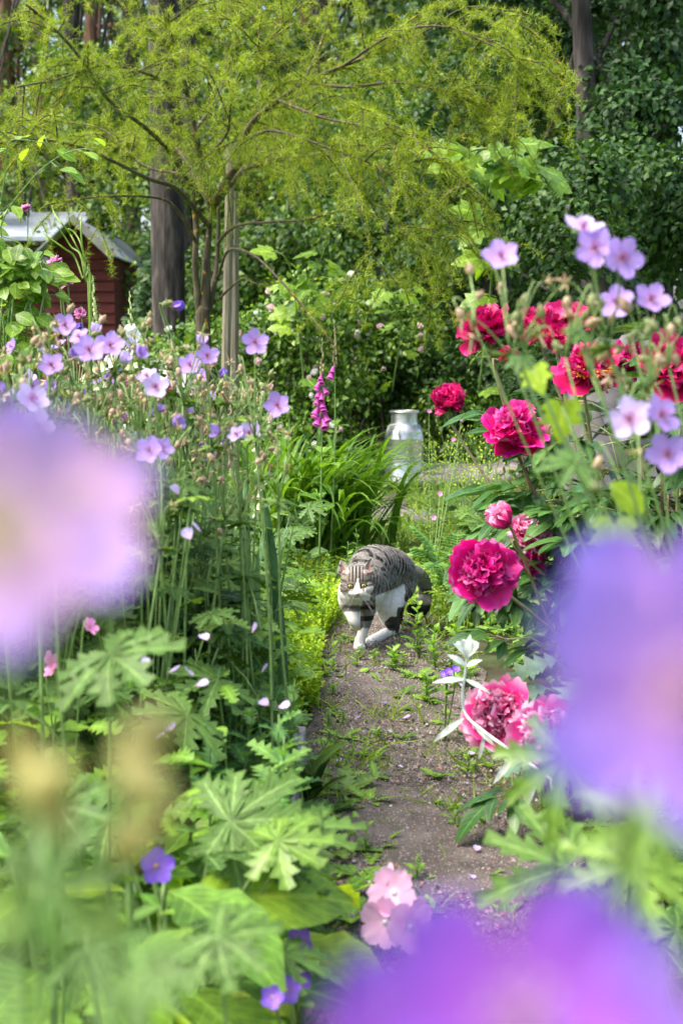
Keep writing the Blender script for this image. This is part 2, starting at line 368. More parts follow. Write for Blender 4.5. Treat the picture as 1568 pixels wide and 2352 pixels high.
def t_petal(nu=5, nt=6, w=.5, cup=.25, side=.15, ruffle=.06, notch=0.0, prof=None, seed=0, base=.12, curl=0.0):
    """petal along +Y from the origin, unit length, hollow towards +Z"""
    r = random.Random(seed); ph = r.uniform(0, 6); v=[]; uv=[]; f=[]
    for i in range(nt+1):
        t = i/nt; ww = w*(prof(t) if prof else (base+(1-base)*math.sin(math.pi*.5*min(1, t/.72))**1.2 if t < .72 else math.cos(math.pi*.5*(t-.72)/.40)**.6))
        for j in range(nu+1):
            u = -1+2*j/nu
            y = t*(1-.10*u*u*t)-notch*math.exp(-(u/.28)**2)*t**6
            if t > .8: y += ruffle*.8*math.sin(u*7+ph*2)*(t-.8)/.2
            z = cup*t*t+side*u*u*ww+ruffle*math.sin(u*5.5+ph)*t*t - curl*t**4
            v.append((u*ww, y, z)); uv.append((abs(u), t))
    n = nu+1
    f = [(i*n+j, i*n+j+1, (i+1)*n+j+1, (i+1)*n+j) for i in range(nt) for j in range(nu)]
    return Tm(v, f, uv)
T_OV = t_blade(4, .32, .18, .25)                       # ovate
T_OVL = t_blade(9, .30, .22, .35, serr=.05, wave=.02)  # large toothed
T_SM = t_blade(2, .34, .25, .2)                        # small, for masses
T_LAN = t_blade(6, .16, .2, .35)                       # lanceolate
T_PAL = [t_palmate(7, 255, 3, seed=i, width=.105+.012*i) for i in range(4)]
T_PALN = [t_palmate(5, 200, 2, seed=i+9, width=.12) for i in range(2)]
T_LOB = [t_lobed(i, 4+i % 2, .38, .35, .3) for i in range(4)]
T_DAN = [t_lobed(i+20, 6, .24, .4, .25) for i in range(3)]
T_NEEDLE = Tm([(-.035,0,0),(.035,0,0),(0,1,-.08)], [(0,1,2)], [(0,0),(0,0),(0,1)])
def t_grassblade(): 
    return t_blade(4, .035, .3, .45, prof=lambda t: (1-t)**.6+.02)
T_GR = t_grassblade()
def t_vine(seed=0):
    r = random.Random(seed); pts = []   # heart/maple outline as fan
    out = [(-.08,-.18),(-.38,-.22),(-.55,.02),(-.42,.12),(-.60,.42),(-.30,.48),(-.22,.72),(0,1.0),(.22,.72),(.30,.48),(.60,.42),(.42,.12),(.55,.02),(.38,-.22),(.08,-.18)]
    v = [(0,0,0)]+[(0,.5,-.03)]+[(x*(1+r.uniform(-.06,.06)), y, -.22*(x*x)-.15*max(0,y)**2) for x,y in out]
    f = []
    for i in range(len(out)-1):
        c = 0 if (out[i][1]+out[i+1][1])/2 < .3 else 1
        f.append((c, i+3, i+2))
    f += [(0,1,5+1),(0,10+3,1)] if False else []
    f += [(0, 5, 1)] if False else []
    # bridge between the two fan centres
    iL = max(i for i in range(7) if (out[i][1]+out[i+1][1])/2 < .3)+1
    iR = len(out)-1-iL
    f += [(0, 1, iL+2), (0, iR+2, 1)]
    uv = [(0,0),(0,.5)]+[(1,max(0,y)) for x,y in out]
    return Tm(v, f, uv)
T_VINE = t_vine(1)
# ---------------------------------------------------------------- flowers
def euler_of(Mx): return Matrix([list(r) for r in Mx]).to_euler()
def put(parent, me, pos, facing=(0, 0, 1), size=1.0, name='flower', spin=None, label=None):
    F = frame(facing); a = R(0, 6.28) if spin is None else spin
    Rz = np.array([[math.cos(a), -math.sin(a), 0], [math.sin(a), math.cos(a), 0], [0, 0, 1]])
    o = bpy.data.objects.new(name, me); C.objects.link(o); o.parent = parent
    o.location = Vector(tuple(pos))-wloc(parent); o.rotation_euler = euler_of(F @ Rz); o.scale = (size,)*3
    if label: o['label'] = label
    return o
def put_sub(parent, me, name, label=None):
    o = bpy.data.objects.new(name, me); C.objects.link(o); o.parent = parent
    if label: o['label'] = label
    return o
def rotz(a): return np.array([[math.cos(a), -math.sin(a), 0], [math.sin(a), math.cos(a), 0], [0, 0, 1.]])
def rotx(a): return np.array([[1., 0, 0], [0, math.cos(a), -math.sin(a)], [0, math.sin(a), math.cos(a)]])
def cranesbill_mesh(mat, cup=.2, closed=0.0, seed=0, n=5, w=.40, hi=False):
    mb = MB(); r = random.Random(seed)
    k = 9 if hi else 5
    for i in range(n):
        T = t_petal(k, 7 if hi else 5, w, cup*r.uniform(.6, 1.3), .1, .05, .05, seed=seed*7+i, prof=lambda t: .16+.84*math.sin(math.pi*.5*min(1, t/.66)) if t < .66 else max(.0, math.cos(math.pi*.5*(t-.66)/.40))**.5)
        A = rotz(i*2*math.pi/n+r.uniform(-.1, .1)) @ rotx(closed+r.uniform(-.06, .16))
        s = .021*r.uniform(.92, 1.05)
        mb.one(T, A*s, (A @ np.array([0, .0012, 0])), r.random(), 0)
    for i in range(n):   # sepals
        A = rotz((i+.5)*2*math.pi/n) @ rotx(closed*.8-.15)
        mb.one(T_OV, A*.0105, (0, 0, -.0015), r.random(), 1)
    mb.tube([(0,0,-.001),(0,0,.006),(.0005,0,.010)], [.0011,.0009,.0006], 5, .5, 2)
    for i in range(10):
        a = i*.628; h = r.uniform(.006, .009); q = r.uniform(.003, .006)
        mb.tube([(0,0,0),(math.cos(a)*q*.5, math.sin(a)*q*.5, h*.7),(math.cos(a)*q, math.sin(a)*q, h)], [.0003,.0003,.0007], 4, .2 if i % 2 else .9, 2)
    return mb.mesh('cranesbill_flower', [M[mat], M['stem'], M[hi if hi else 'pistil']])
FL = {k: [cranesbill_mesh(m, c, cl, s) for s in range(3)] for k, m, c, cl in
      (('open','ger_petal',.12,.12),('pale','ger_petal_p',.12,.15),('cup','ger_petal',.3,.65),('cuppale','ger_petal_p',.3,.75),('shut','ger_violet',.1,1.15))}
FL['near'] = [cranesbill_mesh('ger_near', .12, .1, 5, hi='pistil_lilac')]
FL['nearp'] = [cranesbill_mesh('ger_near_p', .12, .1, 6, hi='pistil_pale')]
FL['nearv'] = [cranesbill_mesh('ger_near_v', .12, .1, 8, hi='pistil_lilac')]
def bud_mesh(seed):
    mb = MB(); r = random.Random(seed)
    mb.lathe([(.0004,-.002),(.0035,0),(.0052,.004),(.0046,.009),(.0022,.0135),(.0006,.017)], 8, var=r.random())
    for i in range(4):
        A = rotz(i*1.57) @ rotx(1.2); mb.one(T_LAN, A*.013, (0,0,0), .9, 0)
    return mb.mesh('bud', [M['bud']])
BUDS = [bud_mesh(i) for i in range(4)]
def spent_mesh(seed):
    mb = MB(); r = random.Random(seed)
    mb.lathe([(.0004,0),(.0025,.001),(.002,.006),(.001,.016),(.0004,.022)], 7, var=.9)
    for i in range(5):
        A = rotz(i*1.257) @ rotx(.7+r.uniform(-.5, .3)); mb.one(T_LAN, A*.012, (0,0,0), r.uniform(.5, 1), 0)
    return mb.mesh('seed_head', [M['bud']])
SPENT = [spent_mesh(i) for i in range(3)]
def green_bud():
    mb = MB(); mb.lathe([(.0004,-.002),(.0035,0),(.0052,.004),(.0046,.009),(.0022,.0135),(.0006,.017)], 8, var=.4); return mb.mesh('bud', [M['bud_near']])
GBUD = green_bud()

def cranesbill(label, flowers, buds=4, base=None, spread=.05, leafn=3, node_drop=.13, kind='open', group=None, leafs=.05, budsize=1.0, stem_r=.0021, low=2, seed=None):
    """one flowering stem. flowers: (vx, vy, distance, size factor, facing or None, kind or None)"""
    pts = [V(f[0], f[1], f[2]) for f in flowers]
    cen = sum(pts, Vector())/len(pts)
    if base is None: base = Vector((cen.x*R(.93, 1.0)+R(-.05, .05), cen.y+R(-.03, .12), 0))
    base = Vector(tuple(base)); base.z = 0
    root = thing('cranesbill_plant', label, 'flower', base, group)
    nd = cen+Vector((R(-.02, .02), R(.0, .03), -node_drop)); nd = nd.lerp(base, .03)
    ms = MB(); ml = MB()
    mid = base.lerp(nd, .55)+Vector((R(-.02, .02), R(-.02, .02), 0))
    ms.tube(curve([base, mid, nd], 10), [stem_r*1.35, stem_r], 6, .55)
    for f, p in zip(flowers, pts):
        fac = Vector(f[4]) if len(f) > 4 and f[4] else Vector((R(-.4, .4), -R(.5, 1), R(.1, .7)))
        fac.normalize(); kd = f[5] if len(f) > 5 and f[5] else kind
        put(root, random.choice(FL[kd]), p, fac, f[3] if len(f) > 3 else 1, 'flower')
        q = p-fac*.003
        ms.tube(curve([nd, nd.lerp(q, .55)+Vector((R(-.006, .006), R(.0, .012), .012)), q-fac*.012, q], 9), [stem_r*.7, stem_r*.45], 5, .5)
    for i in range(buds):
        a = R(0, 6.28); q = nd+Vector((math.cos(a)*spread*R(.4, 1.2), math.sin(a)*spread*R(.4, 1.2), R(.01, node_drop*1.15)))
        top = q+Vector((0, 0, .01)); hang = random.random() < .6
        end = q+Vector((R(-.008, .008), R(-.008, .008), -.006 if hang else .012))
        ms.tube(curve([nd, nd.lerp(top, .6)+Vector((0, 0, .006)), top, end], 9), [stem_r*.6, stem_r*.4], 5, .8)
        fc = (end-top).normalized()+Vector((R(-.3, .3), R(-.3, .3), 0))
        if random.random() < .7: put(root, random.choice(BUDS), end, fc, R(.75, 1.15)*budsize, 'bud')
        else: put(root, random.choice(SPENT), end, fc, R(.8, 1.2)*budsize, 'seed_head')
    for i in range(leafn):     # bracts at the node
        a = R(0, 6.28) if i < 3 or base.x > 0 else R(1.8, 4.5); d = np.array([math.cos(a), math.sin(a), R(-.1, .5)])
        o = nd if i < 3 else base.lerp(nd, R(.5, .85))
        ml.one(random.choice(T_PALN), frame1(d, (R(-.3, .3), R(-.3, .3), 1), leafs*R(.7, 1.2)), o, random.random(), 1 if random.random() < .35 else 0)
    for i in range(low):
        a = R(1.8, 4.5) if base.x < 0 else R(0, 6.28); o = base.lerp(nd, R(.15, .55)); e = o+Vector((math.cos(a), math.sin(a), R(.5, 1.1)))*R(.06, .12)
        ms.tube([o, o.lerp(e, .5)+Vector((0, 0, .01)), e], [stem_r*.6, stem_r*.5], 4, .4)
        ml.one(random.choice(T_PAL), frame1((math.cos(a), math.sin(a), -.1), (R(-.3, .3), R(-.3, .3), 1), R(.05, .075)), e, random.random(), 0)
    part('stem', ms, M['stem'], root)
    if ml.n: part('leaves', ml, [M['ger_leaf'], M['ger_leaf_y']], root)
    return root

def leaf_rosette(label, base, n=8, h=(.15, .35), rad=(.05, .16), size=(.06, .1), mats=('ger_leaf', 'ger_leaf_y'), Ts=None, name='cranesbill_clump', cat='plant', group=None, ylow=.12, stem=.0018, tilt=.35, face=None):
    """a clump of long-stalked leaves rising from one root"""
    base = Vector((base[0], base[1], 0)); root = thing(name, label, cat, base, group); ms = MB(); ml = MB(); Ts = Ts or T_PAL
    for i in range(n):
        a = R(0, 6.28); rr = R(*rad); e = base+Vector((math.cos(a)*rr, math.sin(a)*rr, R(*h)))
        ms.tube(curve([base+Vector((R(-.01, .01), R(-.01, .01), 0)), base.lerp(e, .5)+Vector((0, 0, R(.02, .06))), e], 7), [stem*1.2, stem], 5, R(.2, .8))
        up = np.array([R(-tilt, tilt), R(-tilt, tilt)-.25, 1.]) if face is None else np.array(face)+np.array([R(-.3, .3)]*3)
        ml.one(random.choice(Ts), frame1((math.cos(a), math.sin(a), R(-.25, .15)), up, R(*size)), e, random.random(), 1 if random.random() < ylow else 0)
    part('stalks', ms, M['stem'], root); part('leaves', ml, [M[mats[0]], M[mats[1]]], root)
    return root

# peony
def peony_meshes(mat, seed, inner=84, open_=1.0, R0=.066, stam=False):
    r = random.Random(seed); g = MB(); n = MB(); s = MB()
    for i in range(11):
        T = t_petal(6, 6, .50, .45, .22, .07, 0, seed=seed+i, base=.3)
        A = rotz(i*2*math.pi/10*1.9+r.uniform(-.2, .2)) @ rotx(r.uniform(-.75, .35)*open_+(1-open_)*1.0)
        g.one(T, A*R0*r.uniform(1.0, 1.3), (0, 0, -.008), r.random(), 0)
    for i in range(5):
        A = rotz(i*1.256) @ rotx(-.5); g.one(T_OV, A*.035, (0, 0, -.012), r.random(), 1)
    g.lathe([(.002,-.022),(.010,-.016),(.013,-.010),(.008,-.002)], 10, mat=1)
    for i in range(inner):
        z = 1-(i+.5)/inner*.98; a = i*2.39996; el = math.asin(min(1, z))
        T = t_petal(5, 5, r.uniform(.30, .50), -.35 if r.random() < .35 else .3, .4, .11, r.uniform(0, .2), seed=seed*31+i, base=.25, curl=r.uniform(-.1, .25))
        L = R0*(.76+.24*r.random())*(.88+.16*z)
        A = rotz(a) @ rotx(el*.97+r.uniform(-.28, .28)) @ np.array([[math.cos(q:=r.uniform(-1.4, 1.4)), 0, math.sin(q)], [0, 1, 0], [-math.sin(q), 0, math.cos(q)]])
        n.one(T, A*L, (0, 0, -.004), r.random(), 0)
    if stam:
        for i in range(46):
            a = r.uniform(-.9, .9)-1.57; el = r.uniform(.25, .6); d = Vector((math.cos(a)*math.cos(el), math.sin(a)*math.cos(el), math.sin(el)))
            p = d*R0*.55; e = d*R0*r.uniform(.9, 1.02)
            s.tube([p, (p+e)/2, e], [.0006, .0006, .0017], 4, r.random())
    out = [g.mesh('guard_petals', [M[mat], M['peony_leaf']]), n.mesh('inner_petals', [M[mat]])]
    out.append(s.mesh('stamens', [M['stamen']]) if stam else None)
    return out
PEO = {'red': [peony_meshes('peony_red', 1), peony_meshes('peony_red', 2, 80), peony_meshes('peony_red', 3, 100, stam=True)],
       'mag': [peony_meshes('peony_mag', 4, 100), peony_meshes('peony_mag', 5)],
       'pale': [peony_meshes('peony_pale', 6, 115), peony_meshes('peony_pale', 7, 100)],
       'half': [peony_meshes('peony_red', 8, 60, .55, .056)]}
def peony_bud_mesh(mat, seed):
    mb = MB(); r = random.Random(seed)
    for i in range(9):
        T = t_petal(5, 6, .62, .75, .55, .02, 0, seed=i, base=.4)
        A = rotz(i*2.4) @ rotx(1.05+r.uniform(-.08, .12)); mb.one(T, A*.034, (0, 0, -.004), r.random(), 0)
    mb.lathe([(.0,-.004),(.012,.0),(.0145,.010),(.012,.022),(.004,.030),(0,.031)], 12, mat=0)
    for i in range(5):
        A = rotz(i*1.256) @ rotx(.9); mb.one(T_OV, A*.024, (0, 0, -.006), .7, 1)
    return mb.mesh('peony_bud', [M[mat], M['peony_leaf']])
PBUD = {'red': peony_bud_mesh('peony_red', 1), 'pale': peony_bud_mesh('peony_pale', 2)}
def petals_fallen_mesh():
    mb = MB()
    for i in range(4):
        T = t_petal(5, 6, .5, .3, .3, .06, 0, seed=i+40, base=.3)
        mb.one(T, (rotz(2.2+i*.55) @ rotx(.2))*.05, (0, 0, 0), R(0, 1), 0)
    return mb.mesh('shedding_petals', [M['peony_red']])
def peony_leaf(ml, ms, o, d, size):
    """one compound leaf of nine leaflets on a stalk"""
    o = Vector(o); d = Vector(d).normalized(); L = size*1.3
    p1 = o+d*L+Vector((0, 0, -.01)); ms.tube([o, o.lerp(p1, .5)+Vector((0, 0, .015)), p1], [.0022, .0016], 5, R(0, 1))
    side = d.cross(Vector((0, 0, 1))).normalized(); up = side.cross(d)
    for sgn, q in ((0, 1.0), (1, .8), (-1, .8)):
        b = (d+side*sgn*1.05+up*R(-.15, .15)).normalized(); st = p1 if sgn == 0 else p1-d*.01
        e = st+b*size*.45*q; ms.tube([st, e], [.0014, .0011], 4, R(0, 1))
        for s2, q2 in ((0, 1.0), (1, .82), (-1, .82)):
            dd = (b+side*s2*.75*(1 if b.dot(side)*s2 >= 0 else .7)+Vector((0, 0, R(-.35, .1)))+up*R(-.15, .15)).normalized()
            ml.one(T_LAN2, frame1(dd, up+Vector((R(-.35, .35), R(-.35, .35), 0)), size*q*q2*R(.85, 1.15)), e, random.random(), 0)
T_LAN2 = t_blade(6, .20, .25, .35, wave=.01, prof=lambda t: math.sin(math.pi*min(1, (t*.94+.02))**.9)**.9)
def put_peony(root, key, p, fac, size, stem_from, ms, label=None, k=None):
    mm = PEO[key][k] if k is not None else random.choice(PEO[key])
    fac = Vector(fac).normalized(); p = Vector(p)
    f = put(root, mm[0], p, fac, size, 'flower', spin=0 if mm[2] else None, label=label)
    put_sub(f, mm[1], 'inner_petals')
    if mm[2]: put_sub(f, mm[2], 'stamens')
    q = p-fac*.02*size
    s = Vector(stem_from)
    ms.tube(curve([s, s.lerp(q, .5)+Vector((R(-.02, .02), R(-.02, .02), .03)), q-fac*.04*size-Vector((0, 0, .01)), q], 12), [.0042, .003], 7, R(0, .8))
    return s, q

# foxglove
def bell_mesh(mat, seed):
    mb = MB(); prof = [(.0035,0),(.0065,-.004),(.0075,-.012),(.0095,-.022),(.0115,-.030),(.0145,-.035)]
    mb.lathe(prof, 10, var=.5)
    mb.lathe([(r*.9, z-.0004) for r, z in prof[1:-1]][::-1], 10, var=.2)
    for i in range(4): mb.one(T_OV, (rotz(i*1.57) @ rotx(-.8))*.010, (0, 0, .001), .6, 1)
    me = mb.mesh('bell', [M[mat], M['stem']]); return me
BELL = {'p': bell_mesh('fox', 1), 'c': bell_mesh('fox_pale', 2)}
def foxglove(label, base, top, bells, key='p', tips=22, name='foxglove', sz=1.0, group=None, leaves=5):
    """bells: fraction of stem height range (lo, hi) and number"""
    base = Vector(base); base.z = 0; top = Vector(top); root = thing(name, label, 'flower', base, group)
    ms = MB(); ml = MB(); line = curve([base, base.lerp(top, .5)+Vector((R(-.01, .01), 0, 0)), top], 16)
    ms.tube(line, [.005, .0035, .0012], 6, .4)
    lo, hi, n = bells
    def at(t): i = t*(len(line)-1); k = min(int(i), len(line)-2); return line[k].lerp(line[k+1], i-k)
    for i in range(n):
        t = lo+(hi-lo)*i/n; a = -1.57+R(-1.25, 1.25); s = sz*(1.1-.45*i/n)
        p = at(t); d = Vector((math.cos(a), math.sin(a), 0)); f = Vector((0, 0, 1))*R(1.0, 1.5)-d*.8
        put(root, BELL[key], p+d*.010*s, f, s, 'bell')
    for i in range(tips):
        t = hi+(1-hi)*i/tips; a = R(0, 6.28); s = (1-.75*i/tips)*sz
        p = at(t)+Vector((math.cos(a), math.sin(a), 0))*.007*s
        mb = ms if key == 'c' else ms
        ms.lathe([(.001,.002),(.0042*s,-.002),(.0046*s,-.008*s),(.001,-.015*s)], 6, at=p, var=.95, mat=1)
        ml.one(T_LAN, frame1((math.cos(a), math.sin(a), .4), (0, 0, 1), .018*s+.006), at(t), .8)
    for i in range(leaves):
        t = R(.05, lo*.9); a = R(0, 6.28)
        ml.one(T_OVL, frame1((math.cos(a), math.sin(a), .5), (0, 0, 1), R(.08, .16)*(1.2-t)), at(t), random.random())
    part('stem', ms, [M['stem'], M['bud'] if key == 'p' else M['fox_pale']], root); part('leaves', ml, M['broad'], root)
    return root

# masses of leaves
def leaf_mass(mb, T, blobs, n, size, shell=.45, mat=0, outw=.6, droop=.35, up=.7, rnd=.6, lump=.22, mat2=None, p2=0):
    vol = np.array([b[1]*b[2]+b[2]*b[3]+b[1]*b[3] if len(b) > 3 else b[1]**2*3 for b in blobs], float); vol /= vol.sum()
    for b, w in zip(blobs, vol):
        k = max(4, int(n*w)); c = np.array(tuple(b[0])); r = np.array([b[1], b[2], b[3]]) if len(b) > 3 else np.array([b[1]]*3)
        d = rand_dirs(k); ph = rng.uniform(0, 6, 6); fr = rng.uniform(3, 6, 3)
        lp = 1+lump*np.sin(d[:, 0]*fr[0]+ph[0])*np.sin(d[:, 1]*fr[1]+ph[1])+lump*.8*np.sin(d[:, 2]*fr[2]*1.6+ph[2]+d[:, 0]*5)
        rr = lp*(1-shell*rng.random(k)**1.3)
        P = c+d*r*rr[:, None]
        dirs = nrm(d*outw+rng.normal(size=(k, 3))*rnd+np.array([0, 0, -droop]))
        nn = nrm(d*.5+np.array([0, -.15, up])+rng.normal(size=(k, 3))*.35)
        sc = rng.uniform(size[0], size[1], k); keep = P[:, 2] > .01
        fr_ = frames(dirs, nn, sc)[keep]; P = P[keep]
        if mat2 is None: mb.inst(T, fr_, P, None, mat)
        else:
            s = rng.random(len(P)) < p2; mb.inst(T, fr_[~s], P[~s], None, mat); mb.inst(T, fr_[s], P[s], None, mat2)
def bush_stems(mb, base, blobs, n=10, r=.012, spread=.15, var=.4):
    base = Vector(base)
    for i in range(n):
        b = random.choice(blobs); t = Vector(tuple(b[0]))+Vector((R(-1, 1)*b[1]*.6, R(-1, 1)*(b[2] if len(b) > 3 else b[1])*.6, R(-.2, .7)*(b[3] if len(b) > 3 else b[1])))
        s = base+Vector((R(-spread, spread), R(-spread, spread), 0))
        mb.tube(curve([s, s.lerp(t, .5)+Vector((R(-.1, .1), R(-.1, .1), .1)), t], 8), [r, r*.3], 5, var)
def weed(label, base, h=.15, n=14, mat='weed', Ts=None, name='weed', size=(.02, .05), lean=(0, 0), cat='weed', group=None, tipm=None, stem=.0016, droop=0.0, taper=True, up=.4):
    """an upright leafy stem"""
    base = Vector(base) if len(base) == 3 else Vector((base[0], base[1], 0)); Ts = Ts or T_LOB
    root = thing(name, label, cat, base, group); ms = MB(); ml = MB()
    top = base+Vector((lean[0], lean[1], h)); line = curve([base, base.lerp(top, .5)+Vector((R(-.01, .01), R(-.01, .01), .0)), top], 8)
    ms.tube(line, [stem*1.5, stem*.7], 5, .4)
    for i in range(n):
        t = .06+.94*(i/n); k = t*(len(line)-1); j = min(int(k), len(line)-2); p = line[j].lerp(line[j+1], k-j)
        a = i*2.4+R(-.4, .4); s = R(*size)*((1.15-.7*t) if taper else 1)
        ml.one(random.choice(Ts), frame1((math.cos(a), math.sin(a), up+.5*t-droop), (R(-.2, .2), R(-.2, .2), 1), s), p, random.random(), 0)
    part('stem', ms, M['stem'], root); part('leaves', ml, M[mat], root)
    return root
def rosette(label, base, n=10, size=(.05, .1), mat='weed', Ts=None, name='dandelion_rosette', el=(.1, .7), cat='weed', group=None):
    base = Vector((base[0], base[1], 0)); ml = MB()
    for i in range(n):
        a = i*2.4+R(-.3, .3); e = R(*el)
        ml.one(random.choice(Ts or T_DAN), frame1((math.cos(a), math.sin(a), e), (0, 0, 1), R(*size)), base+Vector((0, 0, .004)), random.random(), 0)
    return single(name, ml, M[mat], label, cat, group, loc=base)
# ---------------------------------------------------------------- the cat
def CZ(zx, zy, Y): return V((1250+zx/2.6133)/1.7417, (2100+zy/2.6133)/1.7417, Y)
def build_cat():
    base = Vector((.02, 4.1, 0))
    def sphere_v(n=10, m=14):
        v = [(0,0,1)]+[(math.sin(math.pi*i/n)*math.cos(2*math.pi*j/m), math.sin(math.pi*i/n)*math.sin(2*math.pi*j/m), math.cos(math.pi*i/n)) for i in range(1, n) for j in range(m)]+[(0,0,-1)]
        f = [(0, 1+j, 1+(j+1) % m) for j in range(m)]
        for i in range(n-2):
            a = 1+i*m; f += [(a+j, a+m+j, a+m+(j+1) % m, a+(j+1) % m) for j in range(m)]
        a = 1+(n-2)*m; f += [(a+j, len(v)-1, a+(j+1) % m) for j in range(m)]
        return np.array(v), f
    SV, SF = sphere_v(); mb = MB()
    def ell(c, r, M_=None):
        r = np.array(r) if hasattr(r, '__len__') else np.array([r]*3)
        v = SV*r
        if M_ is not None: v = v @ np.array(M_).T
        mb.add(v+np.array(tuple(c)), SF)
    def chain(pts):      # (zx, zy, Y, radius)
        P = [CZ(*p[:3]) for p in pts]; rad = [p[3] for p in pts]
        for i in range(len(P)-1):
            L = (P[i+1]-P[i]).length; k = max(2, int(L/(min(rad[i], rad[i+1])*.22)))
            a = P[i-1] if i > 0 else P[i]*2-P[i+1]; d = P[i+2] if i+2 < len(P) else P[i+1]*2-P[i]
            b, c = P[i], P[i+1]
            for j in range(k+1):
                t = j/k; q = .5*((2*b)+(c-a)*t+(2*a-5*b+4*c-d)*t*t+(3*b-a-3*c+d)*t**3)
                ell(q, rad[i]*(1-t)+rad[i+1]*t)
    # head
    hc = CZ(452, 590, 3.92)
    ell(hc, (.043, .045, .037)); ell(CZ(452, 540, 3.93), (.037, .038, .030))
    ell(CZ(372, 660, 3.905), (.024, .028, .020)); ell(CZ(545, 655, 3.905), (.024, .028, .020))     # cheeks
    ell(CZ(440, 705, 3.882), (.0165, .020, .0125)); ell(CZ(498, 705, 3.882), (.0165, .020, .0125))  # muzzle
    chain([(460, 610, 3.888, .0120), (466, 665, 3.878, .0100), (468, 715, 3.867, .0085)])            # bridge of the nose
    ell(CZ(468, 752, 3.887), (.014, .016, .010))                                                     # chin
    ell(CZ(455, 510, 3.94), (.030, .032, .0195)); ell(CZ(358, 535, 3.935), (.018, .020, .017)); ell(CZ(552, 530, 3.935), (.018, .020, .017))
    for sx, pts in ((-1, (350, 512, 300, 374)), (1, (557, 506, 606, 364))):
        b = CZ(pts[0], pts[1], 3.945); t = CZ(pts[2], pts[3], 3.955); k = 26
        for j in range(k+1):
            q = b.lerp(t, j/k); w = .0205*(1-j/k)**.75+.0014
            tilt = Matrix.Rotation(sx*.25, 3, 'Z')
            for sft in (-1, -.5, 0, .5, 1):      # hollow, like a shell open to the front
                off = Vector((sft*w*.82, abs(sft)**2*w*-.42+.003, 0)); off.rotate(tilt)
                ell(q+off, (w*.30+.0008, .0024, .0045))
    # neck, chest, trunk
    chain([(450, 640, 3.965, .040), (500, 600, 4.01, .048), (560, 560, 4.05, .054)])
    chain([(425, 700, 3.975, .043), (470, 730, 4.0, .043), (540, 700, 4.04, .050)])
    chain([(540, 600, 4.05, .056), (600, 450, 4.09, .0610), (690, 425, 4.14, .0600), (800, 440, 4.19, .0580), (890, 480, 4.24, .054), (950, 560, 4.28, .043), (965, 610, 4.30, .036)])
    chain([(590, 600, 4.06, .052), (720, 555, 4.14, .048), (840, 560, 4.2, .044)])
    # tail
    chain([(990, 510, 4.32, .032), (1085, 520, 4.36, .0255), (1155, 590, 4.39, .0215), (1178, 690, 4.40, .021), (1172, 780, 4.38, .0205), (1150, 860, 4.33, .021), (1090, 905, 4.27, .0215), (1030, 880, 4.22, .014)])
    # near front leg
    chain([(590, 690, 4.05, .045), (588, 800, 4.06, .032), (575, 910, 4.055, .0215), (555, 1010, 4.05, .0175), (535, 1090, 4.042, .0145), (505, 1180, 4.03, .0145), (490, 1245, 4.02, .0160)])
    for zx in (458, 482, 508, 528): ell(CZ(zx, 1285, 3.998+abs(zx-490)*.0002), (.0070, .0105, .0078))
    ell(CZ(490, 1272, 4.013), (.0175, .019, .011))
    # lifted front leg
    chain([(400, 770, 3.99, .036), (402, 860, 3.985, .026), (420, 945, 3.965, .0195), (445, 1015, 3.955, .0165), (472, 1035, 3.97, .015)])
    ell(CZ(470, 1050, 3.985), (.016, .018, .015))
    # near hind leg
    chain([(930, 640, 4.24, .042), (840, 740, 4.18, .042), (802, 845, 4.14, .036), (795, 940, 4.145, .030), (822, 1020, 4.165, .0245), (845, 1085, 4.175, .0165), (780, 1125, 4.14, .0150), (690, 1175, 4.105, .0145), (625, 1215, 4.08, .0165)])
    for zx, zy in ((565, 1215), (580, 1235), (600, 1248)): ell(CZ(zx, zy, 4.068), (.0080, .0115, .0080))
    chain([(770, 700, 4.16, .035), (730, 800, 4.12, .022), (740, 900, 4.13, .022)])
    # far hind leg
    chain([(890, 720, 4.34, .034), (860, 850, 4.31, .029), (868, 960, 4.31, .022), (870, 1060, 4.31, .018), (820, 1130, 4.29, .014), (760, 1165, 4.26, .0155)])
    me0 = mb.mesh('tmp', [])
    o = bpy.data.objects.new('tmp', me0); C.objects.link(o)
    rm = o.modifiers.new('r', 'REMESH'); rm.mode = 'VOXEL'; rm.voxel_size = .0016
    sm = o.modifiers.new('s', 'SMOOTH'); sm.factor = .5; sm.iterations = 5
    dg = bpy.context.evaluated_depsgraph_get(); me = bpy.data.meshes.new_from_object(o.evaluated_get(dg))
    bpy.data.objects.remove(o); me.name = 'body'
    n = len(me.vertices); co = np.empty(n*3); me.vertices.foreach_get('co', co); co = co.reshape(-1, 3)
    nr = np.empty(n*3); me.vertices.foreach_get('normal', nr); nr = nr.reshape(-1, 3)
    # coat: position measured in the side-on frame of the pose
    s, c = math.sin(PITCH), math.cos(PITCH)
    d = co-np.array([0, 0, CAM_H]); dep = d[:, 1]*c-d[:, 2]*s; upv = d[:, 1]*s+d[:, 2]*c
    zx = ((784+FV*d[:, 0]/dep)*1.7417-1250)*2.6133; zy = ((1176-FV*upv/dep)*1.7417-2100)*2.6133
    def nz(p, k, sd=0):
        r = np.random.default_rng(sd); out = 0
        for _ in range(5):
            a = r.normal(size=3)*k; out = out+np.sin(p @ a+r.uniform(0, 6))
        return out/5
    g1 = nz(co, 60, 1); g2 = nz(co, 220, 2); g3 = nz(co, 900, 3)
    base_c = np.array([.26, .242, .218]); dark = np.array([.006, .005, .006]); white = np.array([.82, .79, .77])
    grey = base_c*(1+.22*g3+.18*g2+.35*(rng.random(n)-.5))[:, None]
